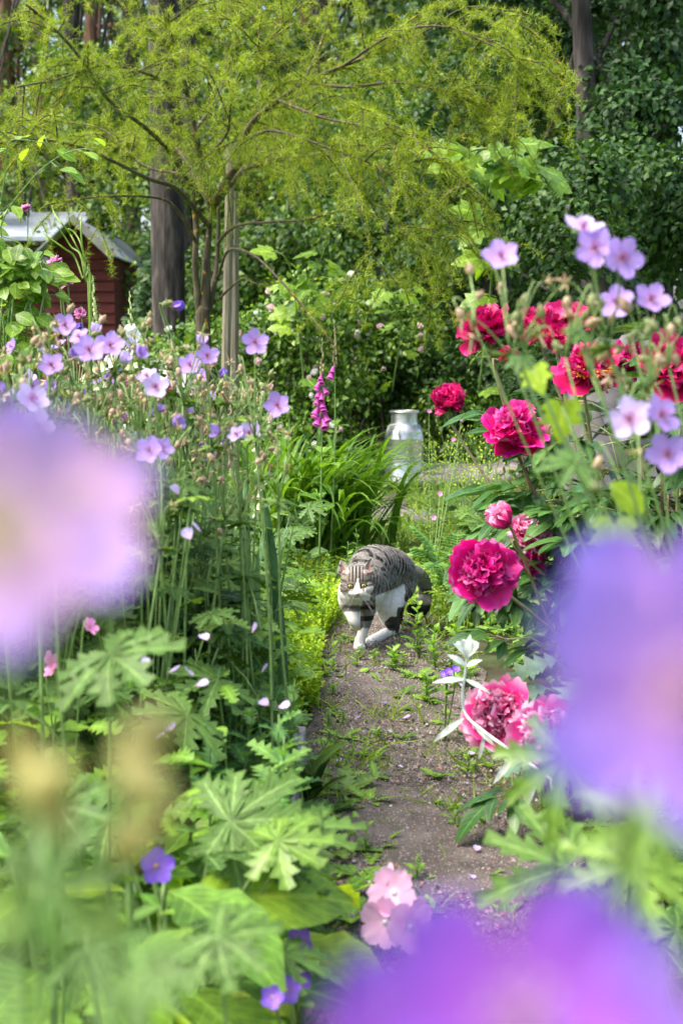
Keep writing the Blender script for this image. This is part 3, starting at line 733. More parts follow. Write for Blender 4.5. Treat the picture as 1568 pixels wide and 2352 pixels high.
    # spine line parameter
    spn = [CZ(*p) for p in ((470, 560, 3.98), (540, 600, 4.05), (600, 430, 4.09), (690, 400, 4.14), (800, 420, 4.19), (900, 470, 4.24), (1000, 540, 4.29), (1080, 590, 4.34), (1170, 600, 4.40), (1178, 690, 4.40), (1172, 780, 4.38), (1150, 860, 4.33), (1090, 905, 4.27), (1030, 880, 4.22))]
    sp = np.array([tuple(p) for p in curve(spn, 130)]); al = np.concatenate([[0], np.cumsum(np.linalg.norm(np.diff(sp, axis=0), axis=1))])
    best = np.full(n, 9.); t = np.zeros(n)
    for q, a in zip(sp, al):
        dd = np.linalg.norm(co-q, axis=1); mk = dd < best; best[mk] = dd[mk]; t[mk] = a
    sm = lambda x, a, b: np.clip((x-a)/(b-a), 0, 1)**2*(3-2*np.clip((x-a)/(b-a), 0, 1))
    stripe = np.sin((t*1.0+.010*g1+.28*(zy < 900)*0)*2*math.pi/.0165+1.6*nz(co, 45, 7))
    sa = sm(stripe, -.25, .30)*(.68+.32*sm(nz(co, 130, 9), -.5, .2))
    sa = sa*(.25+.75*sm(nz(co, 150, 21), -.42, -.05))
    top = sm(-(zy-430-.25*(zx-700)), -40, 160)            # darker saddle along the back
    sa = np.clip(sa*.92+top*.18, 0, 1)
    leg = (zy > 800) & (zx < 660); ls = sm(np.sin(zy/38.*2+1.2*g1), -.1, .5); sa = np.where(leg, ls*np.where(zx < 500, .25, .9), sa)
    tail = (zx > 985) & (zy > 560) & ((zx > 1090-.1*(zy-560)) | (zy > 830)); 
    tl = sm(np.sin(zy/26.+1.3*g1), .0, .7)*(.5+.5*sm(zy, 600, 780)); tl = np.maximum(tl, sm(zy, 815, 850)*(1-0)); sa = np.where(tail, tl, sa)
    sa = np.where(tail & (zx < 1120) & (zy > 800), 1.0, sa)
    # head stripes
    head = (co[:, 1] < 3.975) & (zy < 790) & (zx > 270) & (zx < 635); hx = zx-455+8*g1
    hs = sm(np.cos(hx/11.5*math.pi/1.55), -.1, .4)*sm(-zy, -622, -575)*sm(-np.abs(hx), -100, -60)
    chk = sm(np.sin((zy+.45*np.abs(hx))/11.), .35, .8)*sm(np.abs(hx), 80, 115)*sm(-zy, -690, -640)*.8
    eyel = sm(-np.abs(zy-632+.10*(np.abs(hx)-90)), -7, -3)*sm(np.abs(hx), 96, 106)*1.0
    hsum = np.clip(hs+chk+eyel, 0, 1); sa = np.where(head, hsum*.97, sa)
    col = grey*(1-sa[:, None])+dark*sa[:, None]
    brown = np.array([.24, .175, .11]); w = np.where(head & (zy > 480), .45, .0)*(1-sa); col = col*(1-w[:, None])+brown*w[:, None]
    # white parts
    W = np.zeros(n); e = 10*g2
    blaze = (head) & (zy > 560) & (np.abs(zx-472) < 9+.16*np.clip(zy-565, 0, 400)+.0022*np.clip(zy-600, 0, 400)**2+e*.4)
    W = np.maximum(W, blaze*1.0)
    W = np.maximum(W, (head & (zy > 700+e) & (np.abs(zx-455) < 400))*1.0)
    W = np.maximum(W, (head & (zx > 540) & (zy > 640+e+.6*np.clip(610-zx, 0, 100)*.5))*1.0)
    W = np.maximum(W, ((zx < 330+e) & (zy > 560+.5*(zx-250)) & (co[:, 1] > 3.93) & (zy < 830))*1.0)      # ruff
    W = np.maximum(W, ((zx < 520+e) & (zy > 730) & (zy < 840+e))*1.0)                                   # bib
    W = np.maximum(W, ((zx < 510+e) & (zy > 905+e) & (zy < 1120))*((zx < 497))*1.0)                      # lifted paw
    W = np.maximum(W, ((zx < 640) & (zy > 1080+e*1.5))*1.0)                                             # standing paw
    belly = (zx > 655) & (zx < 1010) & (zy > 735-.42*(zx-680)+.0*e+e*1.6) & (zy < 1270)
    patch = ((zx-840)/98)**2+((zy-1030)/80)**2 < 1+.35*g2+.3*g1
    patch |= (zx > 882-.1*(zy-900)) & (zy > 850-.0*zx+e*2) & (zy < 1130)
    W = np.maximum(W, (belly & ~patch & ~((zx > 960+e*2)&(zy < 800)) )*1.0)
    pb = belly & patch; col[pb] = (dark*.75+grey*.25)[pb]
    W = np.maximum(W, ((zx > 540) & (zy > 1085+e) & (zx < 800-.8*(zy-1085)+40) & ~patch)*1.0)
    wv = (W*.98)[:, None]; wh = white*(1+.04*g3+.03*g2)[:, None]; col = col*(1-wv)+wh*wv
    # inner ears, nose, eye rims, mouth
    for ex, ey, tx, ty in ((345, 470, 305, 400), (564, 465, 600, 392)):
        f = np.clip((470-zy)/75, 0, 1); cx = ex+(tx-ex)*f; wd = 33*(1-f)+6
        inn = (np.abs(zx-cx) < wd) & (zy < 505) & (zy > 392) & (nr[:, 1] < -.15) & (co[:, 1] < 3.97)
        cc = np.array([.46, .24, .20]); lite = np.abs(zx-(cx+(18 if ex < 400 else -18))) < 14; col[inn] = cc*.85; col[inn & lite] = (.48, .42, .38)
    nose = (((zx-468)/20)**2+((zy-733)/11)**2 < 1) & (co[:, 1] < 3.9); col[nose] = (.55, .27, .25)
    mouth = (np.abs(zy-756-.35*np.abs(zx-468)*-.5) < 2.6) & (np.abs(zx-468) < 24) & head; col[mouth] = (.30, .2, .18)
    for ex, ey in ((397, 638), (533, 633)):
        rim = (((zx-ex)/33)**2+((zy-ey)/25)**2 < 1) & head; col[rim] = (.03, .022, .02)
        tear = (np.abs(zx-(ex+(30 if ex < 450 else -28))-0) < 7) & (zy > ey+4) & (zy < ey+36) & head; col[tear] = (.05, .035, .03)
    col = np.clip(col, .004, .9)
    root = thing('cat', 'grey tabby cat with white face, chest and legs stepping onto the gravel path', 'cat', base)
    co2 = co-np.array(tuple(base)); me.vertices.foreach_set('co', co2.ravel())
    at = me.color_attributes.new('lf', 'FLOAT_COLOR', 'POINT'); at.data.foreach_set('color', np.concatenate([col, np.ones((n, 1))], 1).ravel())
    me.polygons.foreach_set('use_smooth', np.ones(len(me.polygons), bool))
    fm, t_, P, O = newmat('cat_coat'); a = node(t_, 'ShaderNodeAttribute', attribute_name='lf'); t_.links.new(a.outputs['Color'], P.inputs['Base Color'])
    P.inputs['Roughness'].default_value = .75; P.inputs['Specular IOR Level'].default_value = .25
    me.materials.clear(); me.materials.append(fm); me.update()
    body = bpy.data.objects.new('body', me); C.objects.link(body); body.parent = root
    # fur strands lying back along the body
    tri = np.array([p.vertices[:3] for p in me.polygons]); k = 90000
    pick = tri[rng.integers(0, len(tri), k)]; ww = rng.dirichlet((1, 1, 1), k)
    P0 = np.einsum('ki,kij->kj', ww, co2[pick]); N0 = nr[pick[:, 0]]; K0 = col[pick[:, 0]]
    zx0 = zx[pick[:, 0]]; zy0 = zy[pick[:, 0]]; y0 = co[pick[:, 0], 1]
    flow = np.where((y0 < 3.965)[:, None], nrm(np.stack([(zx0-465)*.004, np.full(k, .4), -(zy0-690)*.004], 1)), np.array([.45, .45, -.75]))
    fl = flow-np.sum(flow*N0, 1)[:, None]*N0; fl = nrm(fl+rng.normal(size=(k, 3))*.22)
    ln = np.where(y0 < 3.95, .0034, .0060)*rng.uniform(.6, 1.2, k); ln = np.where((zy0 > 880) & (zx0 < 1000), ln*.55, ln)
    tip = P0+(fl*.93+N0*.38)*ln[:, None]; side = nrm(np.cross(fl, N0))*.00042
    eyes_z = [(397, 638), (533, 633)]
    ok = np.ones(k, bool)
    for ex, ey in eyes_z: ok &= ~((((zx0-ex)/46)**2+((zy0-ey)/40)**2 < 1) & (y0 < 3.95))
    ok &= ~((((zx0-468)/28)**2+((zy0-735)/18)**2 < 1) & (y0 < 3.9))
    ear = (zy0 < 500) & (y0 < 3.97); ln2 = np.where(ear, .35, 1.)[:, None]; tip = P0+(tip-P0)*ln2
    P0, tip, side, K0 = P0[ok], tip[ok], side[ok], K0[ok]; k = len(P0)
    K0 = np.clip(K0*rng.uniform(.55, 1.55, (k, 1)), 0, .9)
    vv = np.stack([P0-side, P0+side, tip], 1).reshape(-1, 3)
    fb = MB(); fb.raw(vv+np.array(tuple(base)), np.arange(3*k), np.full(k, 3), np.repeat(np.concatenate([K0, np.ones((k, 1))], 1), 3, axis=0))
    part('fur', fb, fm, root)
    # eyes
    em, t_, P, O = newmat('cat_eye'); tc = node(t_, 'ShaderNodeTexCoord'); sx = node(t_, 'ShaderNodeSeparateXYZ'); t_.links.new(tc.outputs['Object'], sx.inputs[0])
    rr = mth(t_, 'SQRT', mth(t_, 'ADD', mth(t_, 'POWER', sx.outputs[0], 2), mth(t_, 'POWER', sx.outputs[2], 2)))
    rx = mth(t_, 'SQRT', mth(t_, 'ADD', mth(t_, 'POWER', mth(t_, 'MULTIPLY', sx.outputs[0], 1.7), 2), mth(t_, 'POWER', sx.outputs[2], 2)))
    irs = ramp(t_, mth(t_, 'MULTIPLY', rr, 100), [(0, (.50,.50,.14)), (.55, (.48,.44,.13)), (.74, (.16,.14,.05)), (.86, (.01,.01,.01))])
    pup = mth(t_, 'LESS_THAN', rx, .0030); t_.links.new(mix(t_, pup, irs, (.005, .005, .005)), P.inputs['Base Color']); P.inputs['Roughness'].default_value = .08
    for ex, ey in ((397, 638), (533, 633)):
        # find the coat surface there and seat the eyeball in it
        mk = (np.abs(zx-ex) < 10) & (np.abs(zy-ey) < 10) & (co[:, 1] < 3.95); yf = co[mk, 1].min() if mk.any() else 3.88
        eb = MB(); eb.add(SV*np.array([.0092, .0070, .0066]), SF); p = CZ(ex, ey, yf+.0045)
        m = eb.mesh('eye', [em]); eo = bpy.data.objects.new('eye', m); C.objects.link(eo); eo.parent = root; eo.location = p-base
        lid = MB(); q = CZ(ex, ey, yf-.0022)
        lid.tube([q+Vector((math.cos(a)*.0094, .0012+abs(math.cos(a))*.0022, (.0056 if a < 3.14 else .0062)*math.sin(a))) for a in np.linspace(0, 6.283, 25)], .0010, 5)
        part('eyelid', lid, M['stone_dark'], root)
    for sx_, x0 in ((-1, 425), (1, 512)):
        for i in (0, 1, 2, 4, 5, 6):
            s0 = CZ(x0+R(-14, 14), 708+i*4, 3.868); yy = [-.012, -.008, -.001, .0, -.03, -.045, -.055, -.062][i]
            s1 = s0+Vector((sx_*R(.020, .036), -.006, yy*.8)); s2 = s1+Vector((sx_*R(.004, .014), .004, -R(.008, .022)))
            wm = MB(); wm.tube(curve([s0, s1, s2], 8), [.00022, .00015], 4); part('whisker', wm, M['whisker'], root)
    return root
M['stone_dark'] = roughmat('dark_skin', [(.3,(.012,.01,.01)),(.7,(.02,.016,.015))], 5, .5, 0)
M['whisker'] = roughmat('whisker', [(.3,(.8,.8,.8)),(.7,(.85,.85,.85))], 5, .5, 0)
build_cat()
# ---------------------------------------------------------------- ground
def pathx(y):      # centre and half width of the gravel path at distance y
    c = np.interp(y, [0, 1.8, 2.8, 4.0, 4.6, 6.0, 7.2, 8.5], [.10, .12, .17, .12, .10, .12, .22, .35])
    w = np.interp(y, [0, 1.8, 2.8, 4.0, 4.4, 4.9, 6.6, 7.2, 7.8, 8.6], [.27, .24, .20, .17, .10, .0, .0, .15, .11, .0])
    return c, w
def gravel_mat():
    m, t, P, O = newmat('gravel_soil'); tc = node(t, 'ShaderNodeTexCoord')
    n1 = node(t, 'ShaderNodeTexNoise'); n1.inputs['Scale'].default_value = 9; n1.inputs['Detail'].default_value = 5; t.links.new(tc.outputs['Object'], n1.inputs['Vector'])
    col = ramp(t, n1.outputs[0], [(.3, (.045,.036,.030)), (.5, (.10,.082,.070)), (.7, (.17,.145,.125))])
    vo = node(t, 'ShaderNodeTexVoronoi'); vo.inputs['Scale'].default_value = 230; t.links.new(tc.outputs['Object'], vo.inputs['Vector'])
    sc = node(t, 'ShaderNodeSeparateColor'); t.links.new(vo.outputs['Color'], sc.inputs[0])
    st = ramp(t, sc.outputs[1], [(0, (.07,.06,.05)), (.45, (.17,.14,.13)), (.8, (.36,.32,.30)), (.93, (.25,.11,.07)), (1, (.55,.51,.5))])
    f = mth(t, 'MULTIPLY', mth(t, 'GREATER_THAN', sc.outputs[0], .45), mth(t, 'LESS_THAN', vo.outputs['Distance'], .42))
    t.links.new(mix(t, f, col, st), P.inputs['Base Color']); P.inputs['Roughness'].default_value = .9
    bp = node(t, 'ShaderNodeBump'); bp.inputs['Strength'].default_value = .8; bp.inputs['Distance'].default_value = .004
    t.links.new(mth(t, 'ADD', mth(t, 'MULTIPLY', vo.outputs['Distance'], -1.0), n1.outputs[0]), bp.inputs['Height']); t.links.new(bp.outputs[0], P.inputs['Normal'])
    return m
M['gravel'] = gravel_mat()
M['soil'] = roughmat('bed_soil', [(.3,(.02,.015,.01)),(.5,(.04,.035,.015)),(.7,(.05,.075,.02))], 5, .95, .6)
M['lawn'] = roughmat('lawn', [(.3,(.07,.11,.02)),(.5,(.12,.19,.03)),(.7,(.17,.24,.04))], 3, .95, .3)
def sheet(x0, x1, y0, y1, nx, ny, zf):
    xs = np.linspace(x0, x1, nx); ys = np.linspace(y0, y1, ny); X, Y = np.meshgrid(xs, ys); Z = zf(X, Y)
    v = np.stack([X, Y, Z], -1).reshape(-1, 3); f = [(j*nx+i, j*nx+i+1, (j+1)*nx+i+1, (j+1)*nx+i) for j in range(ny-1) for i in range(nx-1)]
    mb = MB(); mb.add(v, f); return mb
mb = MB(); mb.add([(-220,-60,-.03),(220,-60,-.03),(220,300,-.03),(-220,300,-.03)], [(0,1,2,3)]); single('ground', mb, M['lawn'], kind='structure')
bump = lambda X, Y: .012*np.sin(X*5.1+1)*np.sin(Y*4.3)+.006*np.sin(X*13+Y*9)
mb = sheet(-4, 4.5, -.5, 6.4, 120, 120, lambda X, Y: -.012+bump(X, Y)*.5); single('garden_bed', mb, M['soil'], kind='structure')
ys = np.linspace(.6, 8.5, 160); v=[]; f=[]; nxp = 13
for i, y in enumerate(ys):
    c, w = pathx(y); w = w+.02*math.sin(y*7)+.012*math.sin(y*19)+(.05 if y < 4.5 else 0)
    for j in range(nxp):
        u = -1+2*j/(nxp-1); v.append((c+u*max(w, .02), y, .006+.008*math.sin(y*6+u*2)*(1-u*u)+.004*math.sin(y*23+u*9)-.012*u**6))
f = [(i*nxp+j, i*nxp+j+1, (i+1)*nxp+j+1, (i+1)*nxp+j) for i in range(len(ys)-1) for j in range(nxp-1)]
mb = MB(); mb.add(v, f); single('path', mb, M['gravel'], kind='structure')
# loose grit on the path: real little stones
gb = MB(); oct_ = Tm([(0,0,.5),(.5,0,0),(0,.5,0),(-.5,0,0),(0,-.5,0)], [(0,1,2),(0,2,3),(0,3,4),(0,4,1)], [(0,0)]*5)
k = 16000; yy = 1.3+3.2*rng.random(k)**1.2; cc, ww = pathx(yy); xx = cc+(rng.random(k)*2-1)*(ww+.03)
A = rng.normal(size=(k, 3)); gb.inst(oct_, frames(nrm(rng.normal(size=(k, 3))*[1,1,.15]), np.tile([0,0,1.], (k,1))+rng.normal(size=(k,3))*.4, .0035+.0075*rng.random(k)**4), np.stack([xx, yy, np.full(k, .009)], 1))
gm, t, P, O = newmat('grit'); a = node(t, 'ShaderNodeAttribute', attribute_name='lf'); sp = node(t, 'ShaderNodeSeparateColor'); t.links.new(a.outputs['Color'], sp.inputs[0])
t.links.new(ramp(t, sp.outputs[0], [(0,(.05,.04,.038)),(.5,(.17,.14,.13)),(.8,(.32,.29,.27)),(.92,(.34,.15,.09)),(1,(.55,.53,.52))]), P.inputs['Base Color']); P.inputs['Roughness'].default_value = .85
single('grit', gb, gm, 'loose grit and tiny stones on the path', 'grit', kind='stuff', smooth=False)

def scatter(k, xr, yr, cond=None):
    x = rng.uniform(*xr, k); y = rng.uniform(*yr, k)
    if cond is not None: m = cond(x, y); x, y = x[m], y[m]
    return x, y
def offpath(x, y, pad=.0): c, w = pathx(y); return np.abs(x-c) > w+pad
# grass stuff
mb = MB()
def grass(n, xr, yr, h, cond=None, T=T_GR, lean=.5, w=1.0, clump=0):
    x, y = scatter(n, xr, yr, cond); k = len(x)
    if clump:
        cx = rng.uniform(*xr, clump); cyy = rng.uniform(*yr, clump)
        if cond is not None: m = cond(cx, cyy); cx, cyy = cx[m], cyy[m]
        i = rng.integers(0, len(cx), k); x = cx[i]+rng.normal(size=k)*.018; y = cyy[i]+rng.normal(size=k)*.018
    d = np.stack([rng.normal(size=k)*lean, rng.normal(size=k)*lean, np.ones(k)], 1); a = rng.uniform(0, 6.28, k)
    s = rng.uniform(*h, k); F = frames(d, np.stack([np.cos(a), np.sin(a), np.zeros(k)], 1), s); F[:, :, 0] *= w
    mb.inst(T, F, np.stack([x, y, np.zeros(k)], 1))
grass(2600, (-.1, .45), (1.4, 4.4), (.012, .04), lambda x, y: ~offpath(x, y, .0), lean=1.2, w=1.5, clump=190)
grass(1500, (-.15, .5), (1.4, 4.5), (.02, .06), lambda x, y: offpath(x, y, -.05) & ~offpath(x, y, .08), lean=.9, w=1.4)
grass(260, (-.06, .4), (2.2, 3.3), (.03, .085), lambda x, y: ~offpath(x, y, .03), lean=1.4, w=.9, clump=16)
grass(6000, (-.4, 1.0), (4.2, 8), (.03, .09), lambda x, y: offpath(x, y, -.03) & ((x-.27)**2+(y-7.1)**2 > .1), lean=.6, w=1.8)
grass(9000, (-3, 3.5), (6, 14), (.05, .14), lambda x, y: offpath(x, y), lean=.5, w=2.2)
grass(9000, (-9, 9), (14, 34), (.08, .25), lean=.5, w=4)
grass(900, (.25, .6), (1.9, 2.6), (.04, .09), lambda x, y: offpath(x, y, .0), lean=.8, w=.8, clump=14)
single('grass', mb, M['grass'], 'short grass growing along the path and over the lawn behind', 'grass', kind='stuff')
# bright yellow-green carpet left of the cat
mb = MB(); ms = MB()
def carpet(n, fx, yr, h):
    for _ in range(n):
        y = R(*yr); x = fx(y); hh = R(*h); a = R(-.5, .5); b = R(-.5, .5)
        p0 = np.array([x, y, 0]); p1 = np.array([x+a*hh*.6, y+b*hh*.6, hh]); k = int(hh/.004)
        tt = rng.random(k); P_ = p0+(p1-p0)*tt[:, None]; an = rng.uniform(0, 6.28, k)
        d = np.stack([np.cos(an), np.sin(an), np.full(k, .9)], 1)
        mb.inst(T_SM, frames(d, np.tile([0, 0, 1.], (k, 1)), rng.uniform(.008, .015, k)), P_, np.full(k, random.random()))
carpet(1500, lambda y: pathx(y)[0]-pathx(y)[1]-.02-abs(random.gauss(0, .10)), (3.3, 4.7), (.03, .11))
carpet(350, lambda y: -.10-abs(random.gauss(0, .06)), (2.6, 3.4), (.03, .08))
carpet(400, lambda y: .05+R(-.25, .35), (4.5, 6.0), (.02, .05))
single('yellow_ground_cover', mb, M['sedum'], 'bright yellow green ground cover in a low feathery carpet beside the cat', 'ground cover', kind='stuff')
# low mixed undergrowth in the beds
mb = MB()
def under(n, xr, yr, zr, size, cond, Ts, mat=0):
    for T in Ts:
        x, y = scatter(n//len(Ts), xr, yr, cond); k = len(x); a = rng.uniform(0, 6.28, k)
        d = np.stack([np.cos(a), np.sin(a), rng.uniform(-.2, .6, k)], 1)
        mb.inst(T, frames(d, np.stack([rng.normal(size=k)*.35, rng.normal(size=k)*.35-.2, np.ones(k)], 1), rng.uniform(*size, k)), np.stack([x, y, rng.uniform(*zr, k)], 1), None, mat)
L_ = lambda x, y: (x < pathx(y)[0]-pathx(y)[1]-.05-.05*rng.random(len(x)))
R_ = lambda x, y: (x > pathx(y)[0]+pathx(y)[1]+.03+.05*rng.random(len(x)))
under(2600, (-1.3, -.05), (1.2, 4.6), (.02, .16), (.03, .075), L_, [T_OV, T_LOB[0], T_LOB[1], T_PALN[0]])
under(1900, (-.9, -.14), (1.7, 3.3), (.08, .36), (.03, .06), L_, [T_OV, T_LOB[0], T_LOB[2], T_SM])
under(1500, (-.95, -.2), (2.3, 3.3), (.22, .52), (.03, .055), L_, [T_PALN[0], T_PALN[1], T_LOB[1], T_OV], 1)
under(1300, (-2.6, -.1), (2.2, 6.4), (.05, .30), (.05, .10), L_, [T_OV, T_PAL[0], T_PAL[1]], 1)
under(2200, (.25, 1.4), (1.5, 5.2), (.01, .12), (.02, .05), R_, [T_OV, T_LOB[2], T_PALN[1]])
under(900, (.45, 2.6), (2.6, 6.4), (.05, .25), (.05, .09), R_, [T_OV, T_PAL[2]], 1)
under(2600, (-.5, 1.3), (4.6, 9), (.01, .09), (.02, .045), lambda x, y: offpath(x, y, -.02), [T_OV, T_SM], 2)
under(3500, (-4, 4.5), (8, 13), (.02, .35), (.05, .11), lambda x, y: offpath(x, y, .3)&(abs(x-.6)>.9), [T_OV, T_PALN[0]], 2)
single('undergrowth', mb, [M['weed'], M['ger_leaf'], M['herb']], 'low mixed leafy undergrowth filling the flower beds', 'undergrowth', kind='stuff')

# plank edging of the left bed
for i, (y0, y1, x0, x1, lb) in enumerate([(1.35, 2.02, -.125, -.095, 'weathered grey edging plank nearest the camera left of the path'), (2.04, 2.85, -.095, -.085, 'weathered grey edging plank showing white between leaves left of the path')]):
    c = Vector(((x0+x1)/2, (y0+y1)/2, 0)); mb = MB(); a = math.atan2(x1-x0, y1-y0)
    L = (y1-y0)/2; n = 14; v = []
    for s in range(n+1):
        y = -L+2*L*s/n; wz = .004*math.sin(s*2.1+i); v += [(-.013, y, -.03), (.013, y, -.03), (.012, y, .085+wz), (-.012, y, .088+wz)]
    f = [(s*4+j, s*4+(j+1) % 4, s*4+4+(j+1) % 4, s*4+4+j) for s in range(n) for j in range(4)]+[(3,2,1,0), (n*4, n*4+1, n*4+2, n*4+3)]
    mb.add(np.array(v) @ rotz(-a).T+np.array(tuple(c)), f); single('edging_plank', mb, M['plank'], lb, 'plank', 'edging planks', smooth=False, loc=c)
# stones
def rock(label, c, r, seed=0, flat=1.0, name='stone', cat='stone', blocky=.5, group=None):
    q = random.Random(seed); n, m = 14, 22; v = []
    ph = [q.uniform(0, 6) for _ in range(8)]
    for i in range(n+1):
        for j in range(m):
            a = math.pi*i/n; b = 2*math.pi*j/m; d = np.array([math.sin(a)*math.cos(b), math.sin(a)*math.sin(b), math.cos(a)])
            e = np.sign(d)*np.abs(d)**blocky
            s = 1+.08*math.sin(3*b+ph[0])+.06*math.sin(5*b+ph[1]+2*a)+.05*math.sin(7*a+ph[2]+b)+q.uniform(-.012, .012)
            v.append(e*s*np.array(r))
    f = [(i*m+j, (i+1)*m+j, (i+1)*m+(j+1) % m, i*m+(j+1) % m) for i in range(n) for j in range(m)]
    mb = MB(); mb.add(np.array(v)+np.array(c), f); return single(name, mb, M['stone'], label, cat, group, loc=(c[0], c[1], 0))
rock('large flat grey stone slab with yellow lichen at the foot of the milk can', (.80, 9.1, .05), (.36, .42, .06), 1, group=None, name='stone_slab', blocky=.45)
rock('pale flat paving stone sunk in the grass behind the cat', (.27, 7.15, -.01), (.26, .30, .035), 9, name='paving_stone', blocky=.5)
rock('flat stone slab lying further right behind the seed heads', (1.45, 9.8, .07), (.45, .5, .07), 5, name='stone_slab', blocky=.45)
rock('grey boulder showing between the red peonies', (1.36, 6.7, .33), (.30, .30, .53), 3, name='boulder', blocky=.62)
# milk can
def milk_can():
    base = Vector(((928-784)/FV*9.0, 9.0, 0)); root = thing('milk_can', 'tall aluminium milk can with side handles behind the strap-leaved clump', 'milk can', base)
    mb = MB(); mb.lathe([(0,.012),(.118,.012),(.121,0),(.125,.004),(.125,.028),(.121,.034),(.1215,.285),(.1235,.29),(.1235,.297),(.121,.302),(.120,.325),(.114,.348),(.102,.366),(.092,.378),(.086,.390),(.084,.402),(.084,.455)], 40, at=base)
    part('body', mb, M['can'], root)
    mb = MB(); mb.lathe([(.083,.452),(.094,.455),(.097,.461),(.096,.468),(.089,.472),(.082,.472),(.079,.468),(.079,.44),(.080,.40)], 40, at=base); part('rim', mb, M['can'], root)
    mb = MB(); mb.lathe([(.079,.445),(.06,.447),(.02,.450),(0,.450)], 32, at=base); part('lid', mb, M['can'], root)
    for a in (-2.15, 1.0):
        mb = MB(); d = Vector((math.cos(a), math.sin(a), 0)); s = Vector((-d.y, d.x, 0)); p = []
        for u, z, o in ((-.045,.300,.125),(-.043,.335,.138),(-.036,.372,.125),(-.018,.384,.118),(.018,.384,.118),(.036,.372,.125),(.043,.335,.138),(.045,.300,.125)): p.append(base+s*u+d*o+Vector((0, 0, z)))
        mb.tube(curve(p, 24), .0058, 8); part('handle', mb, M['can'], root)
milk_can()

# ---------------------------------------------------------------- red cabin
def cabin():
    Y = 18.0; base = Vector((V(100, 804, Y).x, Y, 0)); root = thing('red_cabin', 'dark red board cabin with a grey sheet roof behind the leaves', 'cabin', base)
    z = lambda vy: V(784, vy, Y).z; x = lambda vx: V(vx, 804, Y).x
    ax, az = x(182), z(505); ex, ez = x(272), z(592); lx, lz = x(-60), z(505)-(z(505)-z(592))*242/90
    lx, lz = x(92), z(592)
    w = MB(); D = 4.0
    # gable wall: pentagon front with boards
    bx0, bx1 = x(98), x(262)
    def wall(poly, y0, y1):
        n = len(poly); v = [(a, y0, b) for a, b in poly]+[(a, y1, b) for a, b in poly]
        w.add(v, [tuple(range(n))[::-1], tuple(range(n, 2*n))]+[(i, (i+1) % n, n+(i+1) % n, n+i) for i in range(n)], (.5,0,.5,1), 0)
    wall([(bx0, 0), (bx1, 0), (bx1, ez), (ax, az-.05), (bx0, lz)], Y+.15, Y+D)
    wall([(x(-330), 0), (bx0-.01, 0), (bx0-.01, z(560)), (x(-330), z(560))], Y+.9, Y+D)
    nb = int(z(592)/.14)
    part('wall', w, M['redwood'], root, smooth=False)
    b = MB()
    for i in range(0, 19):
        zz = .1+i*.135; half = (bx1-bx0)/2
        if zz < ez: xa, xb = bx0, bx1
        else: t = (zz-ez)/(az-ez); xa, xb = bx0+(ax-bx0)*t+.05, bx1+(ax-bx1)*t-.05
        if xb-xa > .1: b.add([(xa, Y+.14, zz), (xb, Y+.14, zz), (xb, Y+.115, zz), (xa, Y+.115, zz), (xa, Y+.145, zz+.13), (xb, Y+.145, zz+.13)], [(0,1,2,3)[::-1], (3,2,5,4)], (.5,0,.5,1))
    part('weatherboards', b, M['redwood'], root, smooth=False)
    r = MB()   # gable roof sheets and the wing roof facing us
    def slab(p, q, y0, y1, th=.022):
        v = [(p[0], y0, p[1]), (q[0], y0, q[1]), (q[0], y1, q[1]), (p[0], y1, p[1])]; v += [(a, bb, c+th) for a, bb, c in v]
        r.add(v, [(0,3,2,1),(4,5,6,7),(0,1,5,4),(1,2,6,5),(2,3,7,6),(3,0,4,7)], (.5,0,.5,1))
    slab((ax, az), (ex, ez), Y-.25, Y+D); slab((lx-.12, lz-.1), (ax-.01, az), Y-.25, Y+D)
    y0, y1 = Y+.55, Y+2.3; za, zb = z(545), z(478)*1.0+.12
    r.add([(x(-340), y0, za), (x(150), y0, za), (x(150), y1, zb), (x(-340), y1, zb), (x(-340), y0, za+.05), (x(150), y0, za+.05), (x(150), y1, zb+.05), (x(-340), y1, zb+.05)], [(0,3,2,1),(4,5,6,7),(0,1,5,4),(1,2,6,5),(2,3,7,6),(3,0,4,7)])
    part('roof', r, M['roof'], root, smooth=False)
    for (p, q) in (((ax, az+.03), (ex+.02, ez+.01)),):
        g = MB(); d = Vector((q[0]-p[0], 0, q[1]-p[1])).normalized(); nn = Vector((-d.z, 0, d.x)); nn = nn if nn.z > 0 else -nn
        a0 = Vector((p[0], Y-.30, p[1])); a1 = Vector((q[0], Y-.30, q[1])); v = [a0-nn*.07, a1-nn*.07, a1+nn*.02, a0+nn*.02]; v += [u+Vector((0, .035, 0)) for u in v]
        g.add([tuple(u) for u in v], [(0,1,2,3),(7,6,5,4),(0,4,5,1),(1,5,6,2),(2,6,7,3),(3,7,4,0)]); part('bargeboard', g, M['grey_wood'], root, smooth=False)
    g = MB(); g.lathe([(0,0),(.06,.0),(.10,.05),(.10,.09),(.03,.12),(.02,.2),(0,.2)], 16, at=(x(108), Y+.0, z(608)), axis=(0, -1, 0)); part('wall_lamp', g, M['lamp_white'], root)
cabin()

